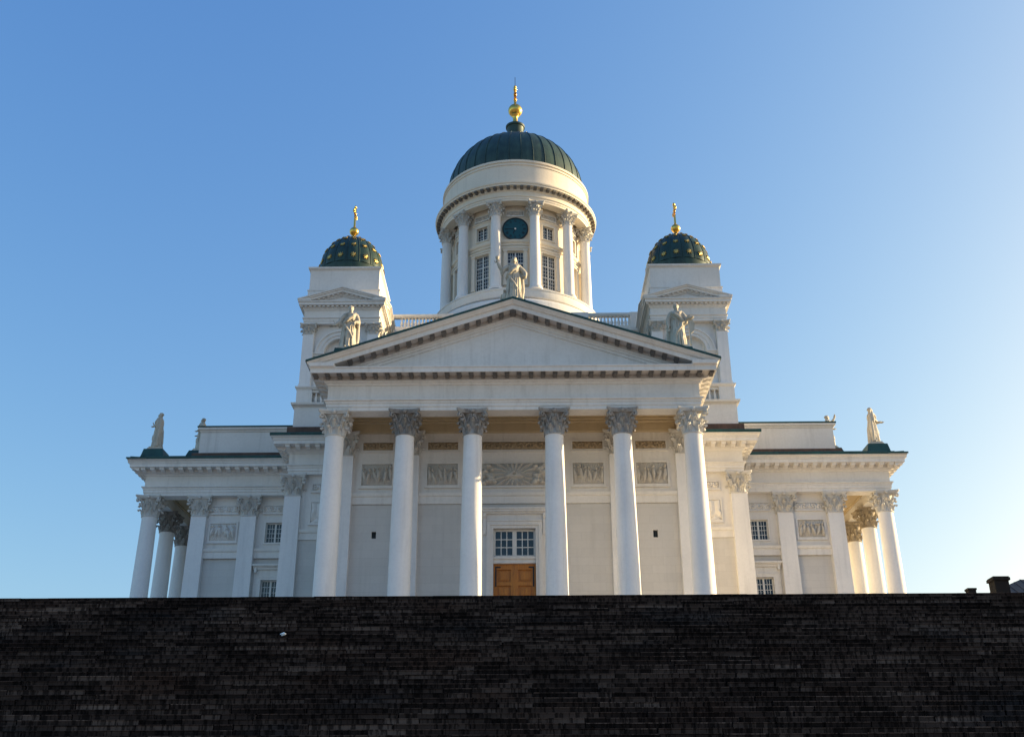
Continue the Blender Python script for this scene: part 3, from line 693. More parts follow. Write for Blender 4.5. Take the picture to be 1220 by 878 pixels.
# ------------------------------------------------------------------ bell towers
TC = 13.9
def tower_parts():
    sh = MB(); h = 3.1
    sq = lambda r: [(-r, -r), (r, -r), (r, r), (-r, r)]
    sh.prism(sq(3.15), 29.3, 31.62)
    sh.sweep(sq(3.15), [(-0.3, 31.6), (0.03, 31.6), (0.10, 31.70), (0.24, 31.76), (0.28, 31.92), (-0.3, 31.98)])
    for a in (-1, 1):
        for b in (-1, 1): sh.prism([(a*1.9, b*1.9), (a*3.1, b*1.9), (a*3.1, b*3.1), (a*1.9, b*3.1)], 31.95, 33.12)
    sh.prism(sq(2.6), 31.95, 33.4)
    sh.sweep(sq(2.86), [(-0.6, 33.12), (0.27, 33.12), (0.32, 33.22), (0.38, 33.27), (0.38, 33.36), (0.1, 33.42), (-0.6, 33.42)])
    # recessed walls with arched niches: wall front at 2.78, pilasters to 3.0
    for k in range(4):
        R = zrot(k); t = MB(); N = 20
        ri, ro_, zc, y0 = 1.30, 2.02, 36.42, -2.62
        # wall sheet around the arch opening
        arc = [(ri*math.cos(PI*i/N), zc+ri*math.sin(PI*i/N)) for i in range(N+1)]
        outl = [(2.9, 33.42), (2.9, 38.9), (-2.9, 38.9), (-2.9, 33.42)]
        t.prism([(ri, 33.42), (2.9, 33.42), (2.9, zc), (ri, zc)], y0, y0+0.5, 'y'); t.prism([(-2.9, 33.42), (-ri, 33.42), (-ri, zc), (-2.9, zc)], y0, y0+0.5, 'y')
        t.prism([(ri, zc), (2.9, zc), (2.9, 38.9), (ri, 38.9)], y0, y0+0.5, 'y'); t.prism([(-2.9, zc), (-ri, zc), (-ri, 38.9), (-2.9, 38.9)], y0, y0+0.5, 'y')
        for i in range(N):
            (x0, z0), (x1, z1) = arc[i], arc[i+1]
            t.prism([(x0, z0), (x0, 38.9), (x1, 38.9), (x1, z1)], y0, y0+0.5, 'y')
        # archivolt
        for r0, r1, pr in ((ri-0.002, 1.55, 0.06), (1.55, 1.86, 0.12), (1.86, ro_, 0.2)):
            for i in range(N):
                a0, a1 = PI*i/N, PI*(i+1)/N
                t.prism([(r0*math.cos(a0), zc+r0*math.sin(a0)), (r1*math.cos(a0), zc+r1*math.sin(a0)), (r1*math.cos(a1), zc+r1*math.sin(a1)), (r0*math.cos(a1), zc+r0*math.sin(a1))], y0-pr, y0+0.02, 'y')
        for s in (-1, 1): # imposts
            t.box(s*1.28, s*2.3, y0-0.14, y0+0.02, 36.14, 36.30); t.box(s*1.26, s*2.3, y0-0.22, y0+0.02, 36.30, 36.44)
            t.box(s*1.30, s*1.95, y0-0.08, y0+0.02, 33.42, 36.14)
        t.box(-1.4, 1.4, y0+0.40, y0+0.55, 33.4, 37.9)
        sh.join(t, R)
    pil = MB().box(-0.425, 0.425, -0.425, 0.425, 33.42, 38.0).box(-0.48, 0.48, -0.48, 0.48, 33.425, 33.6)
    caps = MB().join(capital(True), Matrix.Translation((0, 0, 37.95)) @ Matrix.Diagonal((0.70, 0.70, 0.55, 1)))
    en = MB()
    en.sweep(sq(3.02), [(-0.9, 38.86), (0, 38.86), (0, 39.08), (0.04, 39.09), (0.04, 39.3), (0.12, 39.34), (0.12, 39.42), (0, 39.44), (0, 40.02), (0.08, 40.08), (0.12, 40.18), (0.16, 40.2), (0.16, 40.38), (0.42, 40.39), (0.42, 40.6), (0.5, 40.64), (0.5, 40.72), (-0.9, 40.78)])
    for k in range(4):
        R = zrot(k); t = MB()
        n = 19
        for i in range(n-1): t.box(-3.25+6.5*i/(n-1)-0.09, -3.25+6.5*i/(n-1)+0.09, -3.34, -3.1, 40.26, 40.385)
        # pediment on each face
        xe, za, sl = 3.55, 41.98, (41.98-40.92)/3.55
        for t0, t1, o in ((0.0, 0.10, 0.56), (0.10, 0.22, 0.48), (0.22, 0.40, 0.40), (0.40, 0.56, 0.16), (0.56, 0.64, 0.1)):
            chevron(t, t0, t1, -3.02-o, -2.5, xe, za, sl, 40.74)
        q = clip_z([(-xe, za-sl*xe-0.55), (0, za-0.55), (xe, za-sl*xe-0.55)], 40.6); t.prism(q, -3.02, -2.6, 'y')
        for s in (-1, 1):
            for j in range(0 if s > 0 else 1, 7):
                x = s*(j+0.0)*0.38; z = za-sl*abs(x)-0.40
                if z-0.2 > 40.76: t.box(x-0.085, x+0.085, -3.32, -3.0, z-0.10, z+0.02)
        sh_k = t; en.join(sh_k, R)
    up = MB(); up.prism(sq(2.92), 40.7, 41.95); up.sweep(sq(2.86), [(-0.3, 41.9), (0.1, 41.9), (0.12, 42.0), (0.02, 42.03), (-0.3, 42.05)])
    up.prism(sq(2.84), 41.95, 43.85); up.sweep(sq(2.84), [(-0.6, 43.84), (0.02, 43.84), (0.08, 43.92), (0.16, 43.96), (0.18, 44.1), (-0.6, 44.16)])
    N = 16; z0, rz_, R0 = 44.9, 3.55, 2.70
    dm = MB(); v = []; f = []; nv = 22; per = 6; n = N*per
    dm.lathe([(2.55, 44.1), (2.66, 44.16), (2.70, 44.3), (2.70, z0)], 64)
    amax = math.acos(0.17)
    for j in range(nv+1):
        el = amax*j/nv; r = R0*math.cos(el); z = z0+rz_*math.sin(el)
        for k in range(n):
            t = (k % per)/per; bul = 1+0.022*math.sin(PI*t)*math.cos(el)
            a = 2*PI*k/n; v.append((r*bul*math.cos(a), r*bul*math.sin(a), z))
    for j in range(nv):
        for k in range(n): f.append((j*n+k, j*n+(k+1) % n, (j+1)*n+(k+1) % n, (j+1)*n+k))
    dm.add(v, f)
    for k in range(N):
        a = 2*PI*k/N; P = [((R0*1.004*math.cos(e))*math.cos(a), (R0*1.004*math.cos(e))*math.sin(a), z0+rz_*1.002*math.sin(e)) for e in [amax*i/14 for i in range(15)]]
        dm.tube(P, 0.035, 5)
    st = MB()
    for row, (el, rad) in enumerate(((math.radians(9), 0.27), (math.radians(29), 0.23), (math.radians(48), 0.18), (math.radians(63), 0.12))):
        for k in range(N):
            a = 2*PI*(k+0.5)/N
            c = Vector((R0*1.022*math.cos(el)*math.cos(a), R0*1.022*math.cos(el)*math.sin(a), z0+rz_*math.sin(el)))
            nr = Vector((math.cos(el)/R0*math.cos(a), math.cos(el)/R0*math.sin(a), math.sin(el)/rz_)).normalized()
            tx = Vector((-math.sin(a), math.cos(a), 0)); ty = nr.cross(tx)
            pts = [c+nr*0.02+(tx*math.cos(q*PI/8)+ty*math.sin(q*PI/8))*(rad if q % 2 == 0 else rad*0.42) for q in range(16)]
            st.add([tuple(p-nr*0.06) for p in pts]+[tuple(p+nr*0.03) for p in pts]+[tuple(c+nr*0.08)], [tuple(range(15, -1, -1))]+[(16+i, 16+(i+1) % 16, 32) for i in range(16)]+[(i, (i+1) % 16, 16+(i+1) % 16, 16+i) for i in range(16)])
    fin = MB(); fin.lathe([(0.62, 48.30), (0.60, 48.42), (0.42, 48.56), (0.30, 48.62), (0.17, 48.70), (0.15, 48.85), (0.22, 48.93)] + [(0.40*math.sin(t), 49.28-0.40*math.cos(t)) for t in [0.55+i*(PI-0.75)/12 for i in range(13)]] + [(0.12, 49.72), (0.10, 49.8)], 32)
    cr = cross(0.078, 49.7, 51.72, 51.05, 0.62)
    bal = MB()
    for k in range(4):
        R = zrot(k); t = MB(); t.box(-1.9, 1.9, -3.0, -2.72, 31.96, 32.1); t.box(-1.9, 1.9, -3.0, -2.72, 32.92, 33.10)
        for i in range(9):
            t.lathe([(0.07, 32.1), (0.10, 32.3), (0.11, 32.45), (0.05, 32.7), (0.08, 32.92)], 10, (-1.6+0.4*i, -2.86))
        bal.join(t, R)
    return [('bell_tower', sh, PLASTER), ('tower_pilaster', pil, SHAFT), ('tower_capital', caps, CAPITAL), ('tower_entablature', en, PLASTER), ('tower_attic', up, PLASTER), ('tower_dome', dm, TOWERCU), ('gilded_stars', st, STARGOLD), ('finial_ball', fin, GOLD), ('cross', cr, GOLD), ('tower_balustrade', bal, PLASTER)]
def cross(r, z0, z1, za, half):
    """gilded cross whose arms run north-south"""
    m = MB(); m.box(-r, r, -r, r, z0, z1); m.box(-r*0.95, r*0.95, -half, half, za-r, za+r)
    for p in ((0, 0, z1), (0, half, za), (0, -half, za)):
        m.ellipsoid(p, (r*1.5, r*1.5, r*1.5), 12, 8)
        d = (0, 0, 1) if p[1] == 0 else (0, math.copysign(1, p[1]), 0)
        m.ellipsoid((p[0], p[1]+d[1]*r*1.2, p[2]+d[2]*r*1.2), (r*1.2, r*1.2, r*1.2), 10, 8)
        for s in (-1, 1):
            q = (p[0], p[1]+(s*r*1.7 if p[1] == 0 else 0), p[2]+(0 if p[1] == 0 else s*r*1.7)); m.ellipsoid(q, (r*1.1, r*1.1, r*1.1), 10, 8)
    m.ellipsoid((0, 0, za), (r*1.5, r*1.7, r*1.7), 12, 8); return m
tp = [(n_, b_.mesh(n_), m_) for n_, b_, m_ in tower_parts()]
for s in (-1, 1):
    root_t = part(tp[0][0], tp[0][1], tp[0][2], at=(s*TC, -TC, 0))
    for n_, me_, m_ in tp[1:]:
        if n_ in ('tower_pilaster', 'tower_capital'):
            for a in (-1, 1):
                for b in (-1, 1): part(n_, me_, m_, root_t, (a*2.575, b*2.575, 0))
        else: part(n_, me_, m_, root_t)

# ------------------------------------------------------------------ crossing block, balustrade, drum, dome
mb = MB().box(-10.9, 10.9, -10.9, 10.9, 29.3, 41.0)
mb.sweep([(-10.9, -10.9), (10.9, -10.9), (10.9, 10.9), (-10.9, 10.9)], [(-0.5, 40.6), (0.05, 40.6), (0.2, 40.8), (0.35, 40.9), (0.35, 41.1), (-0.5, 41.2)])
part('crossing_block', mb, PLASTER)
mb = MB()
for k in range(4):
    t = MB(); t.box(-10.5, 10.5, -11.02, -10.62, 41.2, 41.5); t.box(-10.55, 10.55, -11.06, -10.58, 42.45, 42.66); t.box(-10.5, 10.5, -11.0, -10.64, 42.36, 42.45)
    for x, hw in ((-5.55, 0.75), (5.55, 0.75), (10.28, 0.4)): t.box(x-hw, x+hw, -11.1, -10.55, 41.2, 42.70)
    for s in (-1, 1):
        for i in range(12):
            t.lathe([(0.09, 41.5), (0.09, 41.58), (0.13, 41.72), (0.14, 41.85), (0.06, 42.15), (0.09, 42.3), (0.09, 42.36)], 10, (s*(6.5+0.3*i), -10.82))
    mb.join(t, zrot(k))
part('roof_balustrade', mb, PLASTER)
mb = MB().box(-10.5, 10.5, -10.5, 10.5, 41.1, 41.7); part('crossing_roof', mb, COPPER)
mb = MB(); mb.lathe([(9.2, 41.2), (9.2, 43.6), (9.05, 43.75), (8.75, 44.2), (8.7, 45.2), (8.55, 45.42), (8.3, 45.62), (8.05, 45.68), (7.72, 45.72), (7.72, 45.95), (8.02, 45.97), (8.04, 46.0), (8.04, 46.70), (8.10, 46.72), (8.10, 46.84), (7.95, 46.9), (5.8, 47.22), (5.8, 47.0)], 128)
part('drum_base', mb, PLASTER)
RW = 6.28
dr = MB(); holes = []
bays = [k*PI/6 for k in range(12)]
LW, UW = 1.52, 1.22
for k, a in enumerate(bays):
    holes.append((a-LW/2/RW, a+LW/2/RW, 48.06, 51.66))
    if k != 0: holes.append((a-UW/2/RW, a+UW/2/RW, 53.32, 54.76))
wall_holes(dr, (-PI/12, 2*PI-PI/12), 46.9, 57.0, holes, 0.28, lambda a, d, z: ((RW-d)*math.sin(a), -(RW-d)*math.cos(a), z), [(-PI/12)+i*PI/72 for i in range(145)])
drum = part('drum', dr, CREAM)
mb = MB()
mb.lathe([(RW-0.05, 52.30), (RW+0.10, 52.32), (RW+0.12, 52.5), (RW+0.22, 52.55), (RW+0.30, 52.68), (RW+0.30, 52.80), (RW-0.05, 52.90)], 144, cap=False)
mb.lathe([(RW-0.05, 55.2), (RW+0.06, 55.2), (RW+0.10, 55.32), (RW-0.05, 55.36)], 144, cap=False)
part('drum_mouldings', mb, CREAM, drum)
core = MB().lathe([(5.7, 46.9), (5.7, 58.0)], 48); part('drum_core', core, BLACK, drum)
WL = window(LW, 3.60, 3, [3, 3, 3], 0.06, 0.12, 0.03, 0.09); WU = window(UW, 1.44, 2, [4], 0.06, 0.10, 0.03)
for k, a in enumerate(bays):
    d = RW-0.16; x, y = d*math.sin(a), -d*math.cos(a)
    if math.cos(a) < -0.3: continue
    put_window(WL, x, y, 48.06, a)
    if k != 0: put_window(WU, x, y, 53.32, a)
    m = MB()                                            # jambs and head of the tall window
    for t in (-1, 1):
        m.box(t*0.78, t*1.12, -0.12, 0.1, 0, 3.66); m.box(t*0.74, t*1.16, -0.18, 0.1, 3.52, 3.66); m.box(t*0.74, t*1.16, -0.16, 0.1, -0.02, 0.2)
    m.box(-1.2, 1.2, -0.12, 0.1, 3.66, 3.86); m.box(-1.24, 1.24, -0.2, 0.1, 3.86, 3.98)
    part('window_surround', m, CREAM, at=(RW*math.sin(a), -RW*math.cos(a), 48.06), rz=a)
    if k != 0:
        m = MB()
        for t in (-1, 1): m.box(t*0.61, t*0.72, -0.09, 0.08, -0.11, 1.55)
        m.box(-0.61, 0.61, -0.09, 0.08, 1.44, 1.55); m.box(-0.61, 0.61, -0.09, 0.08, -0.11, 0)
        part('window_surround', m, CREAM, at=(RW*math.sin(a), -RW*math.cos(a), 53.32), rz=a)
    p_ = panel((RW+0.0)*math.sin(a), -(RW)*math.cos(a), 55.55, 1.5, 0.42, 'scroll', 100+k, RELIEF, 'foliage_panel', rz=a, b=0.07)
RC = 7.05
dcol = MB().lathe([(0.70, 0), (0.70, 0.15), (0.62, 0.16), (0.66, 0.24), (0.62, 0.34), (0.53, 0.38)] + [(0.515-0.075*(t/8)**1.6, 0.45+7.35*t/8) for t in range(9)] + [(0.46, 7.84), (0.46, 7.92)], 40).mesh('drum_column')
for k in range(12):
    a = (k+0.5)*PI/6
    c = part('drum_column', dcol, SHAFT, at=(RC*math.sin(a), -RC*math.cos(a), 47.18), rz=a)
    part('capital', CAPM, CAPITAL, c, (0, 0, 7.90), sca=(0.78, 0.78, 0.875))
e2 = MB()
r0 = RC+0.44
e2.lathe([(RC-0.45, 57.2), (RC-0.45, 56.5), (r0, 56.5), (r0, 56.72), (r0+0.04, 56.73), (r0+0.04, 56.92), (r0+0.12, 56.97), (r0+0.12, 57.05), (r0, 57.07), (r0, 57.55), (r0+0.08, 57.6), (r0+0.14, 57.68), (r0+0.16, 57.9), (r0+0.56, 57.91), (r0+0.56, 58.06), (r0+0.64, 58.12), (r0+0.66, 58.24), (r0-0.1, 58.5), (7.48, 58.52), (7.48, 58.95), (7.36, 59.0), (7.34, 60.62), (7.42, 60.64), (7.42, 60.76), (7.35, 60.78), (7.35, 60.95), (7.46, 60.97), (7.46, 61.2), (6.0, 61.25)], 160, cap=False)
e2.lathe([(5.6, 57.0), (RC-0.44, 57.0)], 96, cap=False)
de = part('drum_entablature', e2, CREAM)
mb = MB(); n = 76
for i in range(n):
    a = 2*PI*i/n; R = Matrix.Translation(((r0+0.15)*math.sin(a), -(r0+0.15)*math.cos(a), 57.905)) @ Matrix.Rotation(a, 4, 'Z')
    t = MB().prism([(0, 0), (0, -0.26), (-0.12, -0.27), (-0.25, -0.18), (-0.36, -0.16), (-0.38, 0)], -0.14, 0.14, 'x'); mb.join(t, R)
part('modillion_course', mb, MODIL, de)
prof = [(6.95, 61.2), (6.95, 61.6)]
for i in range(0, 27):
    el = math.radians(83)*i/26; prof.append((6.95*math.cos(el), 61.6+6.65*math.sin(el)))
dm = MB().lathe(prof, 96)
for k in range(36):
    a = 2*PI*(k+0.5)/36
    P = [(1.003*6.95*math.cos(e)*math.cos(a), 1.003*6.95*math.cos(e)*math.sin(a), 61.6+6.66*math.sin(e)) for e in [math.radians(82)*i/20 for i in range(21)]]
    dm.tube(P, 0.05, 5)
dome = part('main_dome', dm, DOMECU)
lan = MB().lathe([(1.15, 68.2), (1.0, 68.4), (0.88, 68.55), (0.84, 69.2), (0.85, 70.15), (0.9, 70.34), (1.0, 70.40), (1.02, 70.6), (0.9, 70.66), (0.5, 70.9), (0.3, 71.0)], 48); part('lantern', lan, DOMECU, dome)
ball = MB().lathe([(0.42, 70.85), (0.34, 71.0), (0.26, 71.25), (0.25, 71.75), (0.33, 71.95), (0.42, 72.05)] + [(0.75*math.sin(t), 72.72-0.75*math.cos(t)) for t in [0.6+i*(PI-0.8)/14 for i in range(15)]] + [(0.16, 73.5), (0.15, 73.6)], 40); part('finial_ball', ball, GOLD, dome)
part('cross', cross(0.13, 73.4, 75.75, 74.85, 0.85), GOLD, dome)
part('lightning_rod', MB().tube([(0, 0, 75.9), (0, 0, 77.2)], 0.03, 6), IRON, dome)
# clock over the middle bay
ck = MB().lathe([(1.12, 0), (1.12, 0.07), (0.2, 0.075), (0.001, 0.075)], 48)
Rx = Matrix.Rotation(PI/2, 4, 'X')
def upright(m): return MB().join(m, Rx)
clock = part('clock', upright(ck), DIAL, at=(0, -RW-0.0, 54.07))
rim = upright(MB().lathe([(1.12, 0), (1.24, 0.0), (1.24, 0.10), (1.12, 0.12), (1.12, 0.05)], 48, cap=False)); part('clock_rim', rim, BLACK, clock)
nm = MB()
rom = {1: 'I', 2: 'II', 3: 'III', 4: 'IIII', 5: 'V', 6: 'VI', 7: 'VII', 8: 'VIII', 9: 'IX', 10: 'X', 11: 'XI', 12: 'XII'}
for hnum, tx in rom.items():
    ang = -hnum*PI/6; R = Matrix.Rotation(ang, 4, 'Y').inverted() if False else Matrix.Rotation(hnum*PI/6, 4, 'Y')
    wds = {'I': 0.055, 'V': 0.13, 'X': 0.13}; tot = sum(wds[c] for c in tx); x = -tot/2; t = MB()
    for c in tx:
        w = wds[c]; xc = x+w/2; z0, z1, e = 0.74, 1.0, 0.017
        def bar(xa, xb): t.prism([(xa-e, z0), (xa+e, z0), (xb+e, z1), (xb-e, z1)], -0.085, -0.072, 'y')
        if c == 'I': bar(xc, xc)
        elif c == 'V': bar(xc, xc-0.045); bar(xc, xc+0.045)
        else: bar(xc-0.045, xc+0.045); bar(xc+0.045, xc-0.045)
        x += w
    nm.join(t, R)
part('roman_numerals', nm, BLACK, clock)
def hand(L, w, ang): # ang clockwise from 12
    m = MB().prism([(-w, -0.15), (w, -0.15), (w*0.8, L*0.8), (0, L), (-w*0.8, L*0.8)], -0.105, -0.088, 'y'); return MB().join(m, Matrix.Rotation(ang, 4, 'Y'))
part('minute_hand', hand(0.92, 0.035, math.radians(270)), BLACK, clock); part('hour_hand', hand(0.62, 0.05, math.radians(202)), BLACK, clock)
part('clock_hub', upright(MB().lathe([(0.09, 0.07), (0.09, 0.125), (0.03, 0.14)], 16)), PLASTER, clock)

# ------------------------------------------------------------------ statues
def remesh(mb, vox, smooth=6):
    me = mb.mesh('tmp'); o = bpy.data.objects.new('tmp', me); COL.objects.link(o)
    r = o.modifiers.new('r', 'REMESH'); r.mode = 'VOXEL'; r.voxel_size = vox
    s = o.modifiers.new('s', 'SMOOTH'); s.iterations = smooth; s.factor = 0.4
    dg = bpy.context.evaluated_depsgraph_get(); ev = o.evaluated_get(dg)
    out = bpy.data.meshes.new_from_object(ev); bpy.data.objects.remove(o)
    out.polygons.foreach_set('use_smooth', [True]*len(out.polygons)); return out
def fingers(mb, wrist, d, side, up_, k=1.0):
    """palm, four unequal curled fingers and a thumb"""
    d = Vector(d).normalized(); side = Vector(side).normalized(); w = Vector(wrist); n = d.cross(side).normalized()
    mb.tube([w-d*0.05, w+d*0.06*k, w+d*0.20*k], [0.075*k, 0.10*k, 0.10*k], 8, 0.5)
    for i, L in enumerate((0.17, 0.20, 0.19, 0.14)):
        b = w+d*0.17*k+side*(i-1.5)*0.052*k
        mb.tube([b, b+d*L*0.5*k, b+d*L*k+n*0.05*k], [0.032*k, 0.028*k, 0.022*k], 6)
    b = w+d*0.05*k-side*0.08*k; mb.tube([b, b+(d*0.5-side)*0.09*k, b+(d-side*0.7)*0.17*k], [0.035*k, 0.03*k, 0.024*k], 6)
def statue(seed, arms, H=3.2, lean=0.0, beard=True, hairlong=True, cloak=1, head=(0, 0, 0)):
    """robed figure facing -y, feet at z=0. arms: {'r'|'l': [elbow, wrist, hand direction]} in figure heights"""
    rnd = random.Random(seed); mb = MB()
    rings = [(0.0, .150, .125), (.03, .155, .13), (.10, .148, .125), (.22, .135, .118), (.35, .128, .112), (.48, .130, .108), (.56, .122, .098), (.62, .112, .088), (.69, .120, .090), (.76, .130, .088), (.80, .128, .078), (.825, .095, .066), (.845, .055, .052), (.87, .042, .045), (.90, .04, .043)]
    rr = []
    for a, b in zip(rings, rings[1:]):
        for t in (0, .33, .66): rr.append(tuple(a[i]+(b[i]-a[i])*t for i in range(3)))
    rr.append(rings[-1]); n = 64; v = []; ph = [rnd.uniform(0, 6) for _ in range(6)]
    for h, rx, ry in rr:
        w = max(0, min(1, (0.62-h)/0.3)); wu = max(0, min(1, (0.84-h)/0.08))
        for k in range(n):
            a = 2*PI*k/n
            fold = 1 + w*(0.13*math.sin(7*a+ph[0]+h*3) + 0.10*math.sin(13*a+ph[1]-h*5)+0.05*math.sin(21*a+ph[2])) + wu*0.035*math.sin(9*a+ph[3]+h*22) + 0.02*wu*math.sin(5*a-h*40+ph[4])
            knee = 0.03*math.exp(-((h-.3)/.09)**2)*max(0, math.cos(a+PI/2-0.5*math.copysign(1, ph[5]-3)))
            v.append((H*(rx*fold*math.cos(a)+lean*(h*h*0.9-h*0.1)), H*((ry*fold+knee)*math.sin(a)), H*h))
    m = len(rr); f = [(j*n+k, j*n+(k+1) % n, (j+1)*n+(k+1) % n, (j+1)*n+k) for j in range(m-1) for k in range(n)] + [tuple(range(n-1, -1, -1)), tuple((m-1)*n+k for k in range(n))]
    mb.add(v, f); lx = lean*H*0.75
    hc = Vector((lx+head[0]*H, head[1]*H-0.012*H, 0.925*H+head[2]*H))
    mb.ellipsoid(hc, (.047*H, .058*H, .066*H), 20, 14)
    mb.ellipsoid(hc+Vector((0, .010*H, .018*H)), (.056*H, .060*H, .056*H), 16, 12)            # hair
    mb.tube([hc+Vector((0, -.052*H, .018*H)), hc+Vector((0, -.070*H, -.008*H)), hc+Vector((0, -.060*H, -.012*H))], [.007*H, .012*H, .008*H], 6)   # nose
    for s in (-1, 1):
        mb.ellipsoid(hc+Vector((s*.019*H, -.052*H, .022*H)), (.014*H, .010*H, .007*H), 8, 6)    # brow
        mb.ellipsoid(hc+Vector((s*.048*H, .004*H, .002*H)), (.008*H, .012*H, .017*H), 8, 6)    # ear
    mb.ellipsoid(hc+Vector((0, -.052*H, -.030*H)), (.016*H, .010*H, .007*H), 8, 6)            # mouth
    if beard: mb.ellipsoid(hc+Vector((0, -.040*H, -.058*H)), (.034*H, .026*H, .045*H), 12, 8)
    if hairlong:
        for s in (-1, 1): mb.tube([hc+Vector((s*.04*H, .02*H, .03*H)), hc+Vector((s*.052*H, .022*H, -.02*H)), hc+Vector((s*.05*H, .02*H, -.075*H))], [.02*H, .022*H, .014*H], 8)
    for s_, (elb, wri, hd) in arms.items():
        s = -1 if s_ == 'r' else 1
        sh = Vector((lx+s*.105*H, 0, .785*H)); e = Vector(elb)*H; w = Vector(wri)*H; e.x += lx*0.9; w.x += lx*0.9
        mid = (sh+e)/2+Vector((s*.008*H, 0, 0))
        mb.tube([sh-Vector((s*.03*H, 0, -.005*H)), sh, mid, e, (e+w)/2, w], [.045*H, .056*H, .052*H, .050*H, .042*H, .028*H], 12)
        # hanging sleeve
        low = e+Vector((0, 0, -.12*H)); mb.tube([mid, e+Vector((0, 0, -.05*H)), low], [.045*H, .045*H, .02*H], 10)
        dd = Vector(hd).normalized(); sd = Vector((0, 0, 1)).cross(dd)
        if sd.length < 0.2: sd = Vector((1, 0, 0))
        fingers(mb, w, dd, sd, None, H/3.2*1.12)
    if cloak:
        s = cloak
        P = [(s*.10, -.03, .80), (s*.05, -.095, .73), (-s*.03, -.11, .66), (-s*.10, -.09, .58), (-s*.135, -.02, .53), (-s*.12, .06, .50)]
        mb.tube([(x*H+lx*0.8, y*H, z*H) for x, y, z in P], [.035*H, .038*H, .04*H, .042*H, .04*H, .03*H], 10)
        for q in (-0.03, 0.0, 0.03): # cloth falling from the shoulder behind and at the side
            mb.tube([((s*.115+q)*H+lx, .05*H, .80*H), ((s*.14+q)*H+lx*.6, .055*H, .55*H), ((s*.15+q)*H+lx*.3, .05*H, .25*H), ((s*.13+q)*H, .05*H, .02*H)], [.03*H, .042*H, .045*H, .035*H], 8)
        P = [(-s*.10, -.07, .57), (-s*.06, -.12, .45), (s*.02, -.135, .33), (s*.08, -.12, .22)]
        mb.tube([(x*H+lx*.5, y*H, z*H) for x, y, z in P], [.03*H, .028*H, .026*H, .018*H], 8)
    for i in range(15):                                # deep hanging folds of the robe
        a = -PI/2 + (i-7)*0.27 + rnd.uniform(-.06, .06); dr_ = rnd.uniform(-.16, .16); h1 = rnd.uniform(.50, .66)
        P = []
        for t in range(6):
            h = h1*(1-t/5)+0.005; q = next(((a_[1]+(b_[1]-a_[1])*(h-a_[0])/(b_[0]-a_[0]), a_[2]+(b_[2]-a_[2])*(h-a_[0])/(b_[0]-a_[0])) for a_, b_ in zip(rings, rings[1:]) if a_[0] <= h <= b_[0]), (.14, .12))
            aa = a + dr_*(t/5)**1.3
            P.append((H*(q[0]*1.06*math.cos(aa)+lean*(h*h*0.9-h*0.1)), H*q[1]*1.08*math.sin(aa), H*h))
        mb.tube(P, [.006*H, .011*H, .014*H, .016*H, .017*H, .018*H], 6)
    for i in range(7):                                 # cross folds over the chest
        z = .62+.025*i; mb.tube([(-.10*H+lx, -.07*H, (z+.03)*H), (-.03*H+lx, -.098*H, z*H), (.05*H+lx, -.095*H, (z+.012)*H), (.11*H+lx, -.05*H, (z+.06)*H)], .0075*H, 5)
    for i in range(26):                                # locks of hair
        a = rnd.uniform(0, 2*PI); e = rnd.uniform(-.1, 1.3)
        if math.sin(a) < -0.4 and e < 0.55: continue
        mb.ellipsoid(hc+Vector((.056*H*math.cos(a)*math.cos(e), .010*H+.062*H*math.sin(a)*math.cos(e), .018*H+.056*H*math.sin(e))), (.015*H, .015*H, .013*H), 6, 5)
    for s in (-1, 1): mb.ellipsoid((s*.05*H, -.135*H, .012*H), (.026*H, .05*H, .018*H), 10, 8)
    return remesh(mb, 0.022, 1)
def put_statue(me, x, y, z, rz, label, ped=None, extras=()):
    """z: eye-relative height of the base; ped: height of the copper pedestal under the plinth"""
    o = empty('statue', (x, y, z+EYE)); o.rotation_euler = (0, 0, rz)
    tag(o, label, 'statue', 'apostle statues on the cathedral roof')
    link('figure', me, STATUE, o, (0, 0, 0.22))
    link('plinth', MB().prism([(-0.62, -0.58), (0.62, -0.58), (0.62, 0.58), (-0.62, 0.58)], -0.02, 0.12).prism([(-0.55, -0.5), (0.55, -0.5), (0.55, 0.5), (-0.55, 0.5)], 0.12, 0.26).mesh('plinth'), STATUE, o)
    if ped:
        pb = MB(); a, b = 0.98, 0.78
        pb.add([(-a,-a,-ped),(a,-a,-ped),(a,a,-ped),(-a,a,-ped),(-b,-b,-0.02),(b,-b,-0.02),(b,b,-0.02),(-b,b,-0.02)], [(0,3,2,1),(4,5,6,7),(0,1,5,4),(1,2,6,5),(2,3,7,6),(3,0,4,7)])
        link('pedestal', pb.mesh('pedestal'), COPPER, o)
    for n_, m_, mat_ in extras: link(n_, m_.mesh(n_), mat_, o, (0, 0, 0.22))
    return o
H = 3.25
# apex of the south pediment: robe gathered at the waist, right hand lifts a chalice, bird at the feet
me = statue(1, {'r': [(-.235, -.03, .69), (-.325, -.05, .85), (0, 0, 1)], 'l': [(.235, .02, .64), (.24, -.09, .55), (-.1, -.5, -.5)]}, 3.35, 0.0, False, True, 1, (0.01, -0.01, 0))
cup = MB().lathe([(0.10, 0), (0.09, 0.03), (0.03, 0.06), (0.03, 0.16), (0.10, 0.22), (0.14, 0.36), (0.13, 0.40), (0.09, 0.39)], 20); cp = MB().join(cup, Matrix.Translation((-.335*3.35, -.05*3.35, .89*3.35)))
bird = MB(); bird.ellipsoid((-0.62, 0.05, 0.30), (0.20, 0.28, 0.34), 14, 10).ellipsoid((-0.62, -0.16, 0.70), (0.10, 0.13, 0.12), 12, 8); bird.tube([(-0.62, -0.02, 0.45), (-0.62, -0.1, 0.62)], [0.16, 0.1], 10); bird.tube([(-0.62, -0.26, 0.70), (-0.62, -0.36, 0.66)], [0.045, 0.01], 6)
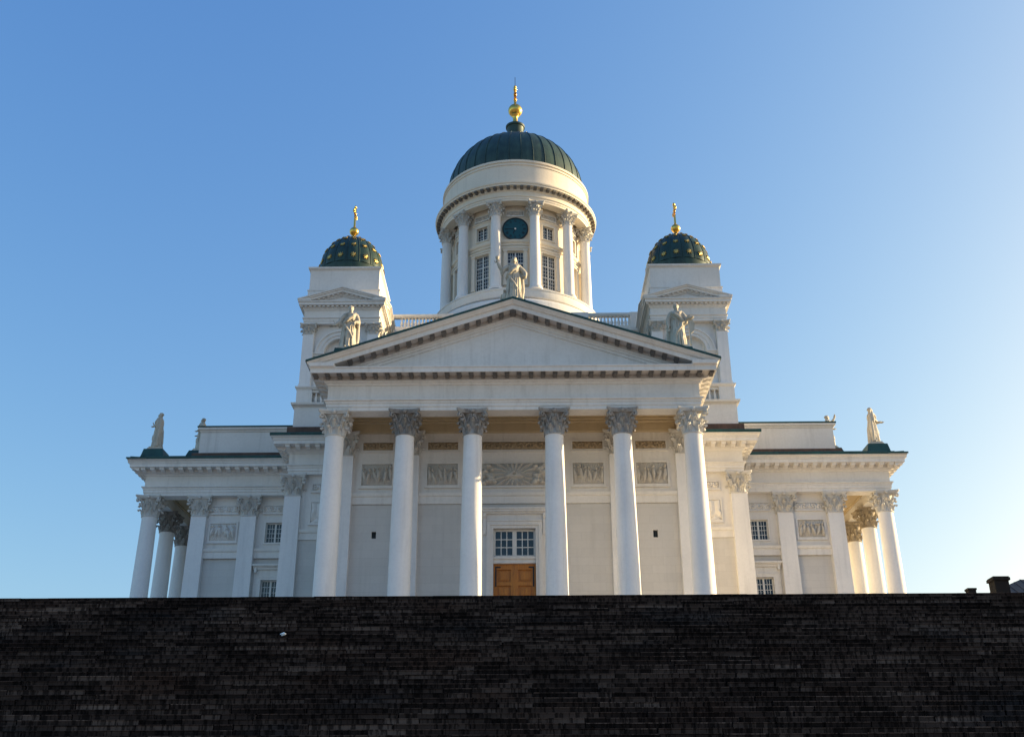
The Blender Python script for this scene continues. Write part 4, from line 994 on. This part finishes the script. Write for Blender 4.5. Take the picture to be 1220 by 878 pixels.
for s in (-1, 1): bird.tube([(-0.62+s*0.16, 0.0, 0.52), (-0.62+s*0.22, 0.14, 0.25), (-0.62+s*0.14, 0.3, -0.1)], [0.08, 0.1, 0.03], 8)
put_statue(me, 0.05, -29.2, 34.05, 0, 'robed statue raising a chalice on the peak of the central pediment', 0.6, [('chalice', cp, STATUE), ('eagle', bird, STATUE)])
# left shoulder of the pediment
me = statue(2, {'r': [(-.21, -.03, .60), (-.31, -.07, .50), (-.6, -.4, -.3)], 'l': [(.165, -.02, .62), (.10, -.12, .58), (-.2, -.3, -.8)]}, 3.3, 0.045, True, False, 1)
st = MB().tube([(-1.05, -0.25, 2.05), (-0.80, -0.3, 1.62)], [0.02, 0.025], 6)
put_statue(me, -11.2, -28.5, 30.83, math.radians(8), 'bearded statue in a swinging cloak, one arm held out low, before the west bell tower', 1.15, [('stylus', st, STATUE)])
# right shoulder: holds an upright board
me = statue(3, {'r': [(-.185, .0, .61), (-.185, -.05, .46), (0, -.2, -1)], 'l': [(.18, -.04, .64), (.225, -.10, .60), (.6, -.5, .1)]}, 3.3, 0.0, True, False, -1)
bd = MB(); bd.box(0.72, 0.84, -0.42, -0.30, 0.05, 2.30); bd.box(0.62, 1.0, -0.40, -0.32, 2.05, 2.18); bd.prism([(0.84, 0.9), (1.05, 1.1), (1.12, 1.6), (0.98, 2.0), (0.84, 2.05)], -0.40, -0.31, 'y')
st = MB().tube([(-0.62, -0.22, 1.45), (-1.05, -0.3, 0.1)], [0.025, 0.025], 6)
put_statue(me, 11.1, -28.5, 30.75, 0, 'statue holding an upright wooden cross board before the east bell tower', 1.1, [('cross_board', bd, STATUE), ('staff', st, STATUE)])
# wing corners and wing peaks, facing west and east
me = statue(4, {'r': [(-.155, -.03, .62), (-.06, -.15, .66), (0, -.8, 1)], 'l': [(.15, .0, .61), (.09, -.12, .60), (-.5, -.6, 0)]}, 3.15, 0.0, True, True, 1)
put_statue(me, -29.3, -11.5, 30.08, -PI/2, 'statue with one hand raised, standing on green corner pedestal of west wing', 1.05)
me = statue(5, {'r': [(-.15, .0, .62), (-.06, -.14, .58), (.4, -.8, 0)], 'l': [(.155, -.10, .63), (.13, -.25, .64), (0, -1, -.05)]}, 3.15, 0.0, True, True, -1)
put_statue(me, 29.05, -11.5, 30.08, PI/2, 'sunlit statue stretching an arm forward on green corner pedestal of east wing', 1.05)
me = statue(6, {'r': [(-.15, .0, .62), (-.10, -.12, .52), (.2, -.8, -.4)], 'l': [(.15, .02, .62), (.08, -.12, .58), (-.5, -.6, 0)]}, 3.2, 0.0, True, True, 1)
put_statue(me, -29.35, -0.2, 34.05, -PI/2, 'statue half hidden behind the end of the west attic wall', 0.6)
me = statue(7, {'l': [(.165, -.15, .80), (.14, -.27, .98), (0, -.25, 1)], 'r': [(-.15, .0, .62), (-.08, -.12, .56), (.5, -.6, 0)]}, 3.2, 0.0, False, False, -1)
put_statue(me, 29.0, 0.3, 34.05, PI/2, 'statue throwing one arm up, half hidden behind the east attic wall', 0.6)

# ------------------------------------------------------------------ house behind the steps on the right
hx, hy = 37.9, -10.0
house = empty('house', (hx+6, hy+6, TZ-0.2)); zc = lambda z: z+EYE-(TZ-0.2)
tag(house, 'dark roofed house with chimneys peeping over the right end of the steps', 'house')
b = MB().box(-10, 12, -4, 8, 0, zc(17.2)); link('wall', b.mesh('wall'), HOUSEW, house)
b = MB(); zr, ze = zc(21.4), zc(17.2)
b.add([(-10.5,-4.5,ze),(12.5,-4.5,ze),(12.5,8.5,ze),(-10.5,8.5,ze),(-0.9,2,zr),(7,2,zr)], [(0,1,5,4),(2,3,4,5),(3,0,4),(1,2,5),(0,3,2,1)])
for i in range(30):
    x = -10.2+i*0.77; t = min(1, (x+10.5)/9.6, (12.5-x)/5.5); b.tube([(x, -4.5, ze+0.02), (x, -4.5+6.5*t, ze+(zr-ze)*t+0.02)], 0.035, 4)
roof = link('roof', b.mesh('roof'), ROOFDARK, house)
b = MB().box(-6.63, -5.5, -6.0, -4.9, zc(16.5), zc(19.72)).box(-6.74, -5.39, -6.11, -4.79, zc(19.5), zc(19.72)).box(-6.68, -5.45, -6.05, -4.85, zc(19.72), zc(19.8)); link('chimney', b.mesh('chimney'), BRICKDK, roof)
b = MB().box(-8.8, -8.2, -6.1, -5.5, zc(16.5), zc(18.84)).box(-8.85, -8.15, -6.15, -5.45, zc(18.72), zc(18.87)); link('chimney', b.mesh('chimney'), BRICKDK, roof)

# ------------------------------------------------------------------ litter on the steps
def scrap(i, x, label):
    o = link('paper_scrap', sp.mesh('paper_scrap'), PAPER, None, (x, -50.0-i*TREAD+0.02, TZ-i*RISE+0.006)); o.rotation_euler = (0.9, 0.0, random.uniform(-0.5, 0.5)); tag(o, label, 'litter')
scrap(11, -8.4, 'small crumpled white paper scrap lying on a dark step')
